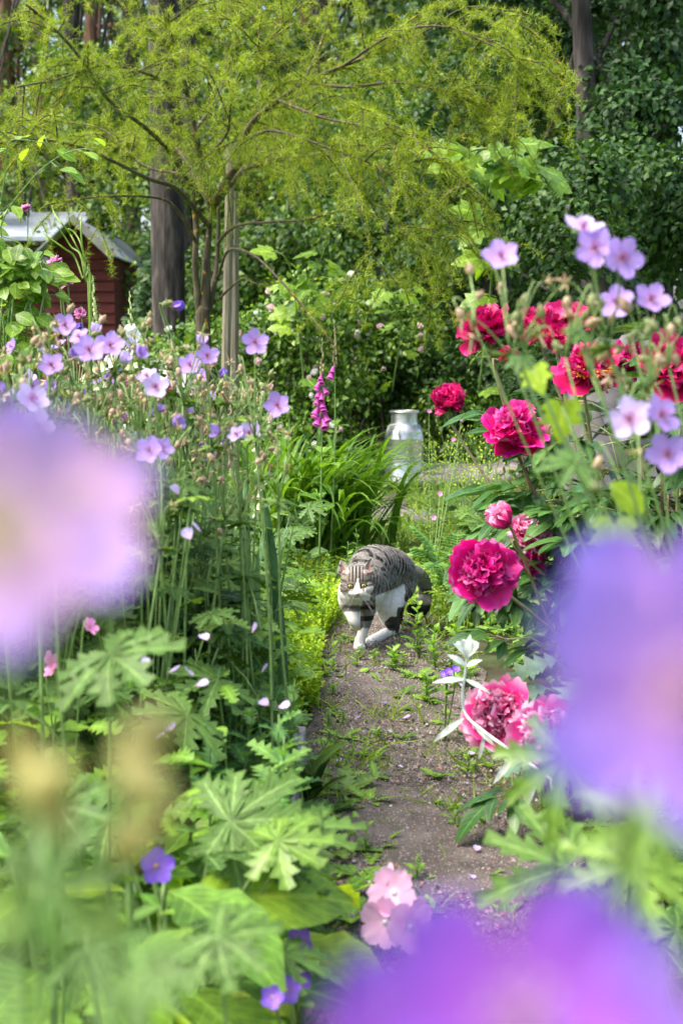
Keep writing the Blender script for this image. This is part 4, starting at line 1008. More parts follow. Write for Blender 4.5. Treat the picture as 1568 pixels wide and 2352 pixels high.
# ---------------------------------------------------------------- larch
def larch():
    D0 = 7.0; base = Vector((V(466, 804, D0).x, D0, 0)); root = thing('larch_tree', 'small many-stemmed larch with a wide drooping yellow green crown', 'tree', base)
    LB = []
    def limb(pts, r0, r1, dens=1.0):
        p = [V(a, b, c) if c else None for a, b, c in pts]; c = curve(p, max(12, 5*len(p))); LB.append((c, r0, r1, dens)); return c
    tr = MB()
    b1 = V(466, 745, D0)
    t0 = curve([base, base.lerp(b1, .5)+Vector((.02, 0, 0)), b1, V(470, 705, D0)], 14); tr.tube(t0, [.050, .040, .036, .034], 12)
    part('trunk', tr, M['barkL'], root)
    limb([(458,720,7.0),(452,660,6.98),(448,600,6.95),(451,530,6.95),(446,470,6.93),(440,430,6.9),(420,400,6.8),(390,350,6.7),(330,290,6.5),(250,230,6.3),(190,140,6.2),(120,60,6.1),(60,10,6.0)], .026, .006)
    mains = [
     ([(470,715,7.0),(473,650,7.0),(476,580,7.0),(482,520,7.0),(486,470,7.0)], .042, .030),
     ([(478,715,7.02),(492,650,7.05),(498,600,7.1),(502,520,7.1),(500,460,7.1)], .026, .02),
     ([(486,472,7.0),(470,425,7.0),(462,370,7.0),(448,300,6.95),(430,215,6.9),(408,130,6.85),(385,55,6.8),(360,-20,6.7)], .030, .010),
     ([(484,470,7.0),(455,420,7.1),(425,365,7.2),(395,330,7.3),(350,320,7.4),(280,330,7.6)], .024, .006),
     ([(490,468,7.0),(520,415,6.95),(555,365,6.9),(560,320,6.85),(585,275,6.8),(640,230,6.7),(700,190,6.6),(790,150,6.5),(880,118,6.4),(980,70,6.3)], .030, .006),
     ([(492,470,7.0),(520,430,7.1),(560,390,7.2),(620,372,7.3),(690,360,7.5),(780,350,7.7),(900,340,7.8),(1000,350,7.8)], .028, .006),
     ([(500,465,7.1),(545,405,7.4),(600,330,7.7),(650,260,7.9),(700,180,8.1),(740,90,8.2),(760,0,8.3)], .020, .006),
     ([(480,520,7.0),(440,470,6.7),(400,430,6.5),(340,410,6.3),(270,375,6.1),(190,340,5.9),(90,320,5.7),(-10,330,5.6)], .020, .005),
     ([(452,560,6.95),(420,500,6.8),(380,460,6.7),(300,450,6.5),(200,455,6.4),(110,470,6.3)], .014, .004, .5),
     ([(498,560,7.1),(540,520,6.8),(620,510,6.6),(700,505,6.5),(790,485,6.4),(880,500,6.3)], .013, .003, .25),
     ([(500,690,7.0),(530,660,6.9),(560,640,6.8),(600,655,6.7),(650,648,6.6)], .010, .003, .2),
     ([(500,640,7.0),(525,575,6.8),(580,585,6.5),(640,640,6.3),(700,710,6.2),(745,765,6.1),(780,810,6.1)], .012, .004, .12),
     ([(560,320,6.85),(620,300,6.6),(700,320,6.4),(780,350,6.2),(860,380,6.1),(940,430,6.0),(1010,490,6.0)], .013, .003),
     ([(700,190,6.6),(800,200,6.4),(900,190,6.3),(1000,205,6.2),(1090,235,6.1),(1160,270,6.1)], .012, .003),
     ([(640,230,6.7),(740,270,6.3),(840,290,6.1),(940,320,6.0),(1020,370,5.95),(1080,430,5.9)], .012, .003),
     ([(790,150,6.5),(900,80,6.2),(1010,60,6.0),(1120,100,5.9),(1200,150,5.85),(1240,190,5.85)], .010, .003),
     ([(430,215,6.9),(340,170,6.6),(240,150,6.3),(140,180,6.1),(40,200,6.0)], .013, .004),
     ([(408,130,6.85),(330,60,6.9),(260,-10,7.0)], .010, .004),
     ([(448,300,6.95),(500,220,7.3),(520,130,7.5),(500,30,7.6)], .012, .004),
     ([(462,370,7.0),(520,310,6.6),(530,240,6.4),(560,150,6.3),(640,70,6.2),(700,-10,6.2)], .011, .004),
     ([(420,400,6.8),(330,380,6.9),(240,300,7.0),(150,280,7.1),(60,270,7.2)], .011, .004),
     ([(780,350,6.2),(810,430,6.0),(835,520,5.9),(860,590,5.9),(915,655,5.9)], .007, .002, .5),
     ([(860,380,6.1),(900,470,6.0),(930,560,6.0),(985,600,6.0)], .006, .002, .45),
     ([(1010,490,6.0),(1045,540,6.0),(1020,600,6.0),(1050,640,6.0)], .004, .002, .6),
     ([(385,55,6.8),(470,-10,6.6),(560,-40,6.5)], .008, .004),
     ([(980,70,6.3),(1060,20,6.2),(1130,20,6.1),(1190,60,6.1)], .006, .002),
    ]
    for m in mains: limb(*m)
    bl = MB()
    for c, r0, r1, _d in LB: bl.tube(c, [r0*.68, r0*.42, min(r1, .005)], 8 if r0 > .02 else 6)
    # side branches and twigs
    tw = []; tm_ = MB()
    for ci, (c, r0, r1, dens) in enumerate(LB):
        if ci in (1, 2): continue
        L = sum((c[i+1]-c[i]).length for i in range(len(c)-1)); nb = int((L*13+2)*dens)
        for _ in range(nb):
            t = R(.22 if r0 > .015 else .08, 1.0); k = t*(len(c)-1); i = min(int(k), len(c)-2); p = c[i].lerp(c[i+1], k-i); d = (c[i+1]-c[i]).normalized()
            if (p.z < 1.75 and abs(p.x-base.x-.05) < .42) or (p.z < 1.5 and p.x < -.05): continue
            a = Vector((R(-1, 1), R(-1, 1), R(-.45, .6))); s = (d*R(.3, 1.1)+a.normalized()*.95).normalized(); ln = R(.14, .48)*(1.1-.3*t)
            q1 = p+s*ln*.5; q2 = p+s*ln+Vector((0, 0, -ln*R(.1, .5)))
            cc = curve([p, q1, q2], 8); tw.append((cc, .0042)); 
            for _2 in range(int(ln*13)+1):
                j = random.randint(1, len(cc)-2); s2 = (s*.5+Vector((R(-1, 1), R(-1, 1), R(-1.0, .3)))).normalized(); l2 = R(.07, .22)
                p2 = cc[j]; tw.append(([p2, p2+s2*l2*.5, p2+s2*l2+Vector((0, 0, -l2*.35))], .0021))
        tw.append((c[len(c)//2:], .0015))
    for c, r in tw: tm_.tube(c, [r, r*.45], 3 if r < .002 else 4, R(.2, .8), cap=False)
    part('branches', bl, M['barkL'], root); part('twigs', tm_, M['twig'], root)
    # needle tufts
    P = []; 
    for c, r in tw:
        for i in range(len(c)-1):
            L = (c[i+1]-c[i]).length; n = max(1, int(L/.012))
            for j in range(n): P.append(c[i].lerp(c[i+1], (j+random.random())/n))
    P = np.array([tuple(p) for p in P]); print('larch tufts', len(P))
    P = P[rng.random(len(P)) < .78]
    per = 9; k = len(P)*per; Q = np.repeat(P, per, 0)+rng.normal(size=(k, 3))*.004
    ax = nrm(np.repeat(rng.normal(size=(len(P), 3))+[0, 0, .35], per, 0)); d = nrm(ax*.55+rng.normal(size=(k, 3))*.75)
    nb = MB(); nb.inst(T_NEEDLE, frames(d, rng.normal(size=(k, 3)), rng.uniform(.022, .038, k)), Q, np.repeat(rng.random(len(P)), per)*.7+rng.random(k)*.3)
    part('crown', nb, M['larch'], root)
larch()
# two weathered posts by the larch
for xa, xb, Y, lb, wd in ((508, 530, 7.55, 'leaning weathered grey post directly behind the larch stems', .026), (534, 537, 7.7, 'upright weathered grey post right of the leaning one', .030)):
    b = V(xa, 804, Y); b.z = 0; tp = V(xb, 330 if xa < 520 else 440, Y); root = thing('wooden_post', lb, 'post', b, 'posts by the larch')
    mb = MB(); n = 12; k = 9; ph = R(0, 6); v = []
    line = [b.lerp(tp, i/n) for i in range(n+1)]
    mb.tube(line, [wd, wd*.93, wd*.9], 9); part('pole', mb, M['post'], root, smooth=False)
    if xa > 520:
        w_ = MB(); q = V(536, 575, Y)
        for dz in (0, .012, .03): w_.tube([q+Vector((math.cos(a)*wd*.98, math.sin(a)*wd*.98, dz+.006*math.sin(a*2))) for a in np.linspace(0, 6.29, 18)], .003, 5)
        part('wire_tie', w_, M['grey_wood'], root)

# ---------------------------------------------------------------- trees and bushes
def tree(name, label, base, h, trunk_r, blobs, n, size, leaf, bark='barkP', group=None, T=T_SM, lean=(0, 0), branches=10, cat='tree', **kw):
    base = Vector(base); root = thing(name, label, cat, base, group); mb = MB()
    top = base+Vector((lean[0], lean[1], h)); ln = curve([base, base.lerp(top, .5)+Vector((R(-.1, .1)*trunk_r*6, 0, 0)), top], 12)
    mb.tube(ln, [trunk_r*1.2, trunk_r, trunk_r*.5], 20)
    v_ = mb.V[-1]; v_[:, :2] += (rng.normal(size=(len(v_), 2))*.05+np.sin(v_[:, 2:3]*3+1)*.05)*trunk_r
    part('trunk', mb, M[bark], root)
    if blobs:
        bb = MB()
        for i in range(branches):
            b = blobs[i % len(blobs)]; t = R(.3, .95); k = min(int(t*(len(ln)-1)), len(ln)-2); p = ln[k]; q = Vector(tuple(b[0]))+Vector((R(-.5, .5)*b[1], R(-.5, .5)*b[1], R(-.4, .4)*b[1]))
            bb.tube(curve([p, p.lerp(q, .5)+Vector((0, 0, R(-.2, .3))), q], 8), [trunk_r*.35, trunk_r*.08], 5)
        part('limbs', bb, M[bark], root)
        cr = MB(); leaf_mass(cr, T, blobs, n, size, **kw); part('crown', cr, [M[l] for l in (leaf if isinstance(leaf, (list, tuple)) else [leaf])], root)
    return root
def blobs_box(x0, x1, y0, y1, z0, z1, n, r):
    return [((R(x0, x1), R(y0, y1), R(z0, z1)), R(*r), R(*r), R(*r)*.8) for _ in range(n)]
# dark leafy trees on the right (small glossy leaves)
X = lambda vx, Y: V(vx, 804, Y).x
Zz = lambda vy, Y: V(784, vy, Y).z
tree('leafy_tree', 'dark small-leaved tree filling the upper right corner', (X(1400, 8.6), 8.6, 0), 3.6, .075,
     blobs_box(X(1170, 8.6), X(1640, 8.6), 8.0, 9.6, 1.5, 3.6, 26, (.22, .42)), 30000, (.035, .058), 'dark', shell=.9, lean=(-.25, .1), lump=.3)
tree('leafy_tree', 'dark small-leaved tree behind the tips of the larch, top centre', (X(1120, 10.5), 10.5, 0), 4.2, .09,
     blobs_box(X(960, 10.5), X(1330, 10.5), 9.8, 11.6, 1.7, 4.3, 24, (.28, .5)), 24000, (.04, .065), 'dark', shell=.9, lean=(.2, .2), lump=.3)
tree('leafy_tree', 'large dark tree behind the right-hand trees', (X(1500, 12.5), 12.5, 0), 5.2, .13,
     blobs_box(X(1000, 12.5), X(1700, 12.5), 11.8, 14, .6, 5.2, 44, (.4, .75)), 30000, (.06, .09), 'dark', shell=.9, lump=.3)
def bush(name, label, base, blobs, n, size, leaf, cat='bush', T=T_SM, stems=12, group=None, sr=.012, spread=.25, **kw):
    base = Vector(base); root = thing(name, label, cat, base, group); s = MB(); bush_stems(s, base, blobs, stems, sr, spread); part('stems', s, M['barkP'], root)
    cr = MB(); leaf_mass(cr, T, blobs, n, size, **kw); part('foliage', cr, [M[l] for l in (leaf if isinstance(leaf, (list, tuple)) else [leaf])], root)
    return root
# hedge on the right behind the peonies
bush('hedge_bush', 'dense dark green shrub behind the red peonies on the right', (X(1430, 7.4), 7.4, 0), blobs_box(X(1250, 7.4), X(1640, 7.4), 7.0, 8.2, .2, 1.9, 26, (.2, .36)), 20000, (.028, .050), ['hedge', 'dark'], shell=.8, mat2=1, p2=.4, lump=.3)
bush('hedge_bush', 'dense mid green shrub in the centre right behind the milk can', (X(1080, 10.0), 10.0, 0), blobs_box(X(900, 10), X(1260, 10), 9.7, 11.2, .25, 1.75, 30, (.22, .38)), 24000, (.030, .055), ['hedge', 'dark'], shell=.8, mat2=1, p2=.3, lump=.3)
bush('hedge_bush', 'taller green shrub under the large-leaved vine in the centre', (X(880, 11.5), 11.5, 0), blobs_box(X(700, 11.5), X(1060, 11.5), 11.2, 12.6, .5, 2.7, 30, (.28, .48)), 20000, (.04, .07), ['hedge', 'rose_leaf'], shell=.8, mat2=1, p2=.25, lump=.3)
bush('low_shrub', 'low bright green shrub right of the milk can below the red peony', (X(1010, 9.6), 9.6, 0), blobs_box(X(970, 9.6), X(1120, 9.6), 9.4, 9.9, .1, .48, 10, (.12, .2)), 4500, (.03, .055), ['rose_leaf', 'hedge'], shell=.8, mat2=1, p2=.3)
# rose bushes with pale blossoms
def rose_mesh(seed, key='pinkrose'):
    mb = MB()
    for i in range(14):
        T = t_petal(3, 3, .55, .5, .3, .05, 0, seed=seed+i, base=.5); el = i/14*1.3
        mb.one(T, (rotz(i*2.4) @ rotx(el))*.021, (0, 0, 0), R(0, 1))
    return mb.mesh('blossom', [M[key]])
ROSE = [rose_mesh(i) for i in range(3)]+[rose_mesh(5, 'white')]
def rose_bush(label, base, blobs, n, nfl, size=(.03, .05)):
    root = bush('rose_bush', label, base, blobs, n, size, ['rose_leaf', 'hedge'], cat='rose bush', mat2=1, p2=.35, shell=.75, lump=.3, group='flowering rose bushes')
    for _ in range(nfl):
        b = random.choice(blobs); d = Vector((R(-1, 1), -R(.35, 1), R(-.4, 1))).normalized()
        p = Vector(b[0])+Vector((d.x*b[1], d.y*b[2], d.z*b[3]))*R(1.0, 1.12)
        put(root, random.choice(ROSE), p, d+Vector((0, -.2, .2)), R(.9, 1.6), 'blossom')
    return root
rose_bush('rose bush with pale pink blossoms right of the weathered posts', (X(680, 9.0), 9.0, 0), blobs_box(X(570, 9), X(800, 9), 8.8, 9.9, .2, 1.15, 26, (.17, .30)), 14000, 85)
rose_bush('rose bush with white and pale blossoms in front of the dark hedge, centre', (X(860, 9.9), 9.9, 0), blobs_box(X(770, 9.9), X(930, 9.9), 9.7, 10.6, .2, 1.25, 16, (.17, .30)), 8500, 22)
rose_bush('bright green rose bush left of the larch trunk', (X(390, 9.4), 9.4, 0), blobs_box(X(395, 9.4), X(500, 9.4), 9.2, 10.2, .15, .92, 20, (.17, .28)), 11000, 22)
bush('dark_shrub', 'dark conical shrub against the right end of the red cabin', (X(350, 15.5), 15.5, 0), [((X(352+R(-15, 30), 15.5), 15.5+R(-.3, .3), z_), .36-.10*z_, .4, .3) for z_ in np.linspace(.3, 1.85, 9)], 9000, (.05, .09), 'forest_dark', shell=.6)
bush('dark_shrub', 'soft green bush left of the dark pine trunk', (X(350, 14.0), 14.0, 0), blobs_box(X(335, 14), X(395, 14), 13.8, 14.6, .3, .95, 10, (.18, .27)), 7000, (.05, .09), 'forest', shell=.6)
bush('green_shrub', 'broad leafy bush behind the weathered posts', (X(560, 13.5), 13.5, 0), blobs_box(X(430, 13.5), X(760, 13.5), 13, 14.5, .4, 2.1, 26, (.3, .5)), 13000, (.05, .09), ['forest', 'hedge'], shell=.7, mat2=1, p2=.5)
# forest behind: pines with bare trunks, real distance
FT = [(392, 13.0, .125, 'barkP', 'thick dark pine trunk behind the larch, left of its stems'),
      (432, 21, .12, 'barkP', 'dark pine trunk rising high through the top of the larch crown'), (35, 24, .13, 'barkR', 'slim reddish pine trunk at the far left edge'),
      (118, 28, .16, 'barkR', 'reddish pine trunk above the cabin roof'), (225, 30, .15, 'barkR', 'reddish pine trunk above the roof gable'), (300, 34, .2, 'barkP', 'grey pine trunk between the cabin and the dark pine'),
      (640, 26, .15, 'barkR', 'reddish pine trunk right of the weathered posts'), (700, 33, .17, 'barkR', 'thin red pine trunk deep in the wood'), (748, 24, .14, 'barkP', 'grey pine trunk above the rose bushes'),
      (870, 29, .2, 'barkP', 'grey pine trunk behind the drooping larch twigs'), (560, 38, .2, 'barkR', 'distant pine trunk behind the weathered posts'), (180, 22, .12, 'barkP', 'slim dark pine trunk behind the cabin'),
      (980, 32, .2, 'barkR', 'pine trunk hidden among the centre foliage'), (1250, 26, .2, 'barkP', 'dark pine trunk behind the small-leaved trees'), (1440, 30, .2, 'barkP', 'dark pine trunk at the upper right edge')]
for i, (vx, Y, r, bk, lb) in enumerate(FT):
    x = X(vx, Y); h = R(11, 13)
    bl = [((x+R(-1.6, 1.6), Y+R(-1.2, 1.2), R(2.6 if i else 4.5, h)), R(.5, .9), R(.5, .9), R(.3, .5)) for _ in range(26)]
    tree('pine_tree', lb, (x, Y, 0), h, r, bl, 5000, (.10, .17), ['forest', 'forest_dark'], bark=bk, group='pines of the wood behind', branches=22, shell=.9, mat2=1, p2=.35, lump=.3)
# young deciduous trees in the wood
for i, (vx, Y, zc, lb) in enumerate([(60, 20, 2.9, 'pale green young tree above the cabin'), (240, 24, 2.6, 'pale green young tree right of the cabin gable'), (600, 19, 2.8, 'pale green young tree behind the posts'), (760, 22, 2.6, 'pale green young tree left of the tall shrub'),
                                     (420, 27, 3.0, 'green young tree between the two dark pine trunks'), (900, 20, 3.2, 'green young tree behind the centre shrub'), (520, 23, 3.3, 'green young tree above the larch fork')]):
    x = X(vx, Y); bl = blobs_box(x-1.4, x+1.4, Y-1, Y+1, .6, zc+1.8, 26, (.35, .6))
    tree('young_tree', lb, (x, Y, 0), zc+1.6, .05, bl, 9000, (.07, .12), ['forest', 'rose_leaf'], group='young trees of the wood', shell=.8, mat2=1, p2=.25, lump=.3)
# the far wood that reads as one mass
mb = MB(); fb = []
for _ in range(150):
    x = R(-24, 24); fb.append(((x, R(42, 52), R(.5, 13)), R(1.2, 2.2), R(1, 2), R(.8, 1.5)))
leaf_mass(mb, T_SM, fb, 30000, (.28, .45), shell=.8, mat2=1, p2=.4)
single('far_wood', mb, [M['forest'], M['forest_dark']], 'far edge of the wood, pale green foliage with specks of sky', 'wood', kind='stuff')
# ---------------------------------------------------------------- strap-leaved clump, irises
def strap(mb, base, a, L, w, arch, var, tw=0, up0=1.3):
    """one arching strap leaf"""
    n = 12; d = Vector((math.cos(a), math.sin(a), 0)); side = Vector((-d.y, d.x, 0)); p = Vector(base); el = math.atan(up0); v=[]; c=[]
    for i in range(n+1):
        t = i/n; ww = w*(.75+.5*t if t < .4 else .95*(1-((t-.4)/.6)**2)**.7)+.0004
        e = el-arch*t*t*1.6; dd = d*math.cos(e)+Vector((0, 0, math.sin(e))); nn = d*-math.sin(e)+Vector((0, 0, math.cos(e)))
        for s, q in ((-1, .25), (0, 0), (1, .25)): v.append(tuple(p+side*ww*s+nn*ww*q)); c.append((var, abs(s), t, 1))
        p = p+dd*(L/n)
    f = []
    for i in range(n): b = i*3; f += [(b, b+1, b+4, b+3), (b+1, b+2, b+5, b+4)]
    mb.add(v, f, c)
def clump(label, base, n, L, w, amu, asd, mat, name, up=(1.0, 4.0), arch=(.5, 1.3), rad=.12, group=None):
    base = Vector((base[0], base[1], 0)); mb = MB()
    for i in range(n):
        a = random.gauss(amu, asd); q = base+Vector((random.gauss(0, rad), random.gauss(0, rad*.8), 0)); strap(mb, q, a, R(*L), R(*w), R(*arch), random.random(), up0=R(*up))
    return single(name, mb, M[mat], label, 'plant', group, loc=base)
clump('large clump of arching strap leaves leaning over the path behind the cat', (X(700, 5.9), 5.9), 360, (.42, .72), (.008, .0125), -.35, 1.15, 'lily_leaf', 'daylily_clump', up=(1.0, 4), arch=(.7, 1.3), rad=.13)
clump('smaller clump of strap leaves behind the purple foxglove', (X(670, 6.7), 6.7), 60, (.4, .66), (.007, .011), 2.6, 1.4, 'lily_leaf', 'daylily_clump', up=(1.6, 7), arch=(.2, .8), rad=.12)
for i, (x, y, n, lb) in enumerate([(-.19, 2.75, 15, 'fan of blue green sword leaves standing left of the cat'), (-.30, 2.7, 14, 'fan of blue green sword leaves in the middle of the left bed'), (-.40, 2.6, 12, 'fan of blue green sword leaves beside the lilac blur'), (-.29, 3.35, 10, 'rear fan of blue green sword leaves')]):
    clump(lb, (x, y), n, (.38, .66), (.010, .016), 0, 1.6, 'iris_leaf', 'iris_fan', up=(4, 16), arch=(.0, .18), rad=.035, group='iris fans in the left bed')

# ---------------------------------------------------------------- cranesbills of the left bed: (px of a 2x zoom) -> picture
def Z(zx, zy): return zx/2.0, 517+zy/2.0
def D(w): return .042*FV/(w/2)
lefts = [
 ('cranesbill with a wide open lilac flower, topmost at the left in front of the cabin', [(303,465,2.3,1.05,(-.1,-.8,.4))], 3),
 ('cranesbill with a flat open flower at the left end of the lilac cluster', [(240,648,2.2,1.1,(-.1,-.8,.5))], 4),
 ('cranesbill with three overlapping lilac flowers in the middle of the left cluster', [(410,578,2.05,1.12,(.1,-.8,.5)), (508,556,2.25,1.15,(.15,-.75,.5)), (368,520,2.35,.95,(-.3,-.6,.6))], 6),
 ('cranesbill whose pale backlit flower stands above the left cluster', [(432,500,2.35,.85,(.3,.2,.9),'cuppale')], 5),
 ('cranesbill with a side-on flower right of the left cluster', [(560,632,2.2,.95,(.5,-.4,.6),'cuppale'), (632,600,2.3,.9,(.6,-.5,.4),'cup')], 7),
 ('cranesbill with a pale cupped flower low in the left cluster', [(330,612,2.3,.85,(.4,-.4,.5),'cup')], 6),
 ('soft pale cranesbill flower high at the left edge', [(145,800,1.75,1.1,(.5,-.6,.5),'pale')], 3),
 ('soft pale cranesbill flower just above the lilac blur', [(185,925,1.72,1.1,(-.2,-.9,.2),'pale')], 2),
 ('cranesbill with a pair of washed-out flowers in the middle of the bed', [(680,700,2.2,.9,(-.3,-.5,.7),'pale'), (715,745,2.1,1.05,(.1,-.9,.4),'pale')], 8),
 ('cranesbill with three flowers in front of the larch trunk', [(874,645,2.35,.98,(-.1,-.8,.4)), (950,605,2.3,1.0,(.3,-.7,.5)), (925,555,2.4,.9,(.1,-.2,.9),'cuppale')], 5),
 ('tall cranesbill with one clear open flower right of the weathered posts', [(1172,540,2.25,1.1,(.05,-.95,.25))], 5),
 ('cranesbill with one round flower lowest at the right end of the bed', [(1275,832,2.2,1.08,(-.05,-.9,.4))], 3),
 ('tall cranesbill with a violet half-closed flower at its top', [(785,372,2.3,1.0,(1,-.3,.1),'shut')], 7),
 ('cranesbill with a folded lilac flower low in the middle of the bed', [(792,915,2.3,1.0,(.8,-.4,.3),'cup')], 4),
 ('cranesbill with a narrow side-on flower left of the two pale ones', [(1015,950,2.3,.95,(-.9,-.3,.2),'cup')], 4),
 ('cranesbill with two pale flowers beside the strap leaves', [(1090,965,2.3,.85,(-.4,-.6,.5),'pale'), (1145,960,2.3,1.0,(.1,-.8,.5),'pale')], 5),
 ('cranesbill with a flat lilac flower half lost in the blur', [(690,1035,2.0,1.0,(-.2,-.9,.3)), (745,1030,2.1,.9,(.3,-.7,.4))], 4),
 ('cranesbill with a single violet-edged flower behind the others', [(935,700,2.9,.9,(-.4,-.7,.4)), (905,730,2.8,.7,(.1,-.8,.4))], 4),
]
for lb, fl, nb in lefts:
    cranesbill(lb, [(*Z(f[0], f[1]), *f[2:]) for f in fl], nb, group='cranesbills of the left bed', leafs=.032, low=3)
more = [(270,560,2.7),(340,480,2.9),(600,560,2.9),(180,560,2.8),(120,700,2.5),(560,700,2.7),(480,700,2.6),(640,830,2.6),(760,700,2.9),(850,760,3.0),(720,860,2.6),(880,870,2.8),(960,800,3.0),(1010,700,3.1),(240,760,2.5),(420,790,2.5),(330,840,2.5),(560,900,2.4),(950,1040,2.5),(1060,1010,2.7),(60,560,2.6),(20,780,2.2)]
for i, (zx, zy, d) in enumerate(more):
    x, y = Z(zx, zy); k = random.choice(['open', 'open', 'pale', 'cup', 'cuppale', 'shut'])
    fl = [(x, y, d, R(.75, 1), (R(-.9, .9), -R(.1, .8), R(.1, .9)), k)]+([(x+R(-22, 22), y+R(8, 22), d+R(-.03, .03), R(.7, .95), (R(-.9, .9), -R(0, .8), R(.1, .9)), 'open')] if random.random() < .45 else [])
    cranesbill('lilac cranesbill stem further back in the crowd of the left bed', fl, random.randint(3, 6), group='rear cranesbill stems of the left bed', leafs=.04, low=3, leafn=5)
for i in range(38):
    y = R(2.4, 3.8) if i < 22 else R(2.0, 2.6); x = -R(.30, .98)*y/2.6
    leaf_rosette('tall leafy cranesbill growth between the flower stems of the left bed', (x, y), 20, (.32, .66), (.03, .16), (.035, .065), group='tall leafy cranesbill growth', stem=.0014)
budonly = [(225,430,2.3),(525,480,2.4),(640,440,2.5),(690,470,2.4),(60,610,2.2),(130,590,2.3),(30,700,2.0),(480,650,2.4),(600,660,2.5),(655,720,2.3),(800,600,2.5),(850,560,2.5),(1040,640,2.6),(1080,700,2.4),(1130,640,2.5),
           (380,690,2.3),(300,700,2.4),(560,760,2.5),(840,830,2.5),(900,700,2.7),(980,900,2.5),(1060,800,2.6),(1190,760,2.6),(940,1000,2.4),(1120,1110,2.4),(860,1100,2.2),(760,990,2.2),(450,760,2.6),(250,600,2.5),(1000,720,2.6),(700,820,2.5),(1200,1000,2.7),(590,620,2.6),(340,560,2.6)]
for i, (zx, zy, d) in enumerate(budonly):
    x, y = Z(zx, zy)
    cranesbill('flowerless cranesbill stem of nodding buds and beaked seed heads in the left bed', [(x, y, d, 1)], R(5, 9).__int__(), group='budded cranesbill stems of the left bed', leafs=.035, spread=.04, low=2, node_drop=.10) if False else None
def budstem(i, x, y, d, group, lb, nb=None, sz=1.0, sp=.04, bx=None, lv=4):
    p = V(x, y, d); base = Vector((p.x*.97+R(-.05, .05) if bx is None else bx, d+R(-.02, .1), 0)); root = thing('cranesbill_plant', lb, 'flower', base, group)
    ms = MB(); ml = MB(); nd = p+Vector((0, 0, -.07)); ms.tube(curve([base, base.lerp(nd, .5)+Vector((R(-.03, .03), R(-.03, .03), 0)), nd], 10), [.003, .0018] if bx is None else [.0017, .0011], 6, .5)
    for _ in range(nb or random.randint(4, 8)):
        a = R(0, 6.28); top = nd+Vector((math.cos(a)*sp*R(.3, 1.1), math.sin(a)*sp*R(.3, 1.1), R(.02, .085))); hang = random.random() < .6
        end = top+Vector((R(-.008, .008), R(-.008, .008), -.011 if hang else .011))
        ms.tube(curve([nd, nd.lerp(top, .6)+Vector((0, 0, .01)), top, end], 9), [.0013, .0009], 5, .85)
        put(root, random.choice(BUDS) if random.random() < .65 else random.choice(SPENT), end, (end-top).normalized()+Vector((R(-.3, .3), R(-.3, .3), 0)), R(.75, 1.2)*sz, 'bud')
    for k in range(lv):
        a = R(0, 6.28); o = nd if k < 2 else base.lerp(nd, R(.4, .85))
        ml.one(random.choice(T_PALN), frame1((math.cos(a), math.sin(a), R(0, .6)), (R(-.3, .3), R(-.3, .3), 1), R(.025, .045)), o, random.random(), 1 if random.random() < .45 else 0)
    for k in range(2 if lv > 2 else 0):
        a = R(1.8, 4.5); o = base.lerp(nd, R(.2, .5)); e = o+Vector((math.cos(a)*.07, math.sin(a)*.07, .06)); ms.tube([o, e], .0012, 4)
        ml.one(random.choice(T_PAL), frame1((math.cos(a), math.sin(a), -.1), (R(-.3, .3), R(-.3, .3), 1), R(.05, .08)), e, random.random(), 0)
    part('stem', ms, M['stem'], root)
    if ml.n: part('leaves', ml, [M['ger_leaf'], M['ger_leaf_y']], root)
for i, (zx, zy, d) in enumerate(budonly):
    budstem(i, *Z(zx, zy), d, 'budded cranesbill stems of the left bed', 'flowerless cranesbill stem of nodding buds and beaked seed heads in the left bed')

# ---------------------------------------------------------------- cranesbills on the right, nearer the lens
rights = [
 ('pair of lilac cranesbill flowers and a white-flushed one, highest on the right', [(1365,572,1.50,1.12,(-.1,-.9,.3)), (1425,592,1.48,1.12,(.35,-.85,.1)), (1338,527,1.52,1.1,(.1,-.5,.85),'pale')], 2),
 ('cranesbill with one blue-lilac flower above pale buds, left of the tallest ones', [(1150,590,1.55,1.0,(-.1,-.8,.5))], 7),
 ('cranesbill with two lilac flowers at the right below the highest pair', [(1414,697,1.6,1.0,(-.3,-.8,.4)), (1492,690,1.6,1.05,(.1,-.8,.5))], 8),
 ('soft lilac cranesbill flower with two neighbours low at the right edge', [(1446,964,1.35,1.1,(-.3,-.8,.3),'pale'), (1515,955,1.35,1.0,(.4,-.7,.4)), (1530,1045,1.35,1.05,(.0,-.9,.4))], 4),
]
for lb, fl, nb in rights: cranesbill(lb, fl, nb, group='cranesbills on the right', leafs=.03, leafn=2, spread=.05, node_drop=.08, stem_r=.0016, low=0, base=(V(2000+R(-60, 60), 804, fl[0][2]).x, fl[0][2]+.12, 0))
for i, (x, y, d) in enumerate([(1092,600,1.55),(1205,650,1.55),(1300,665,1.5),(1360,715,1.55),(1500,735,1.5),(1440,800,1.6),(1540,690,1.5)]):
    budstem(i, x, y, d, 'budded cranesbill stems on the right', 'cranesbill stem with only plump cream and pink buds on the right', nb=4, sz=1.0, sp=.028, bx=V(1950+R(-100, 100), 804, d).x, lv=0)
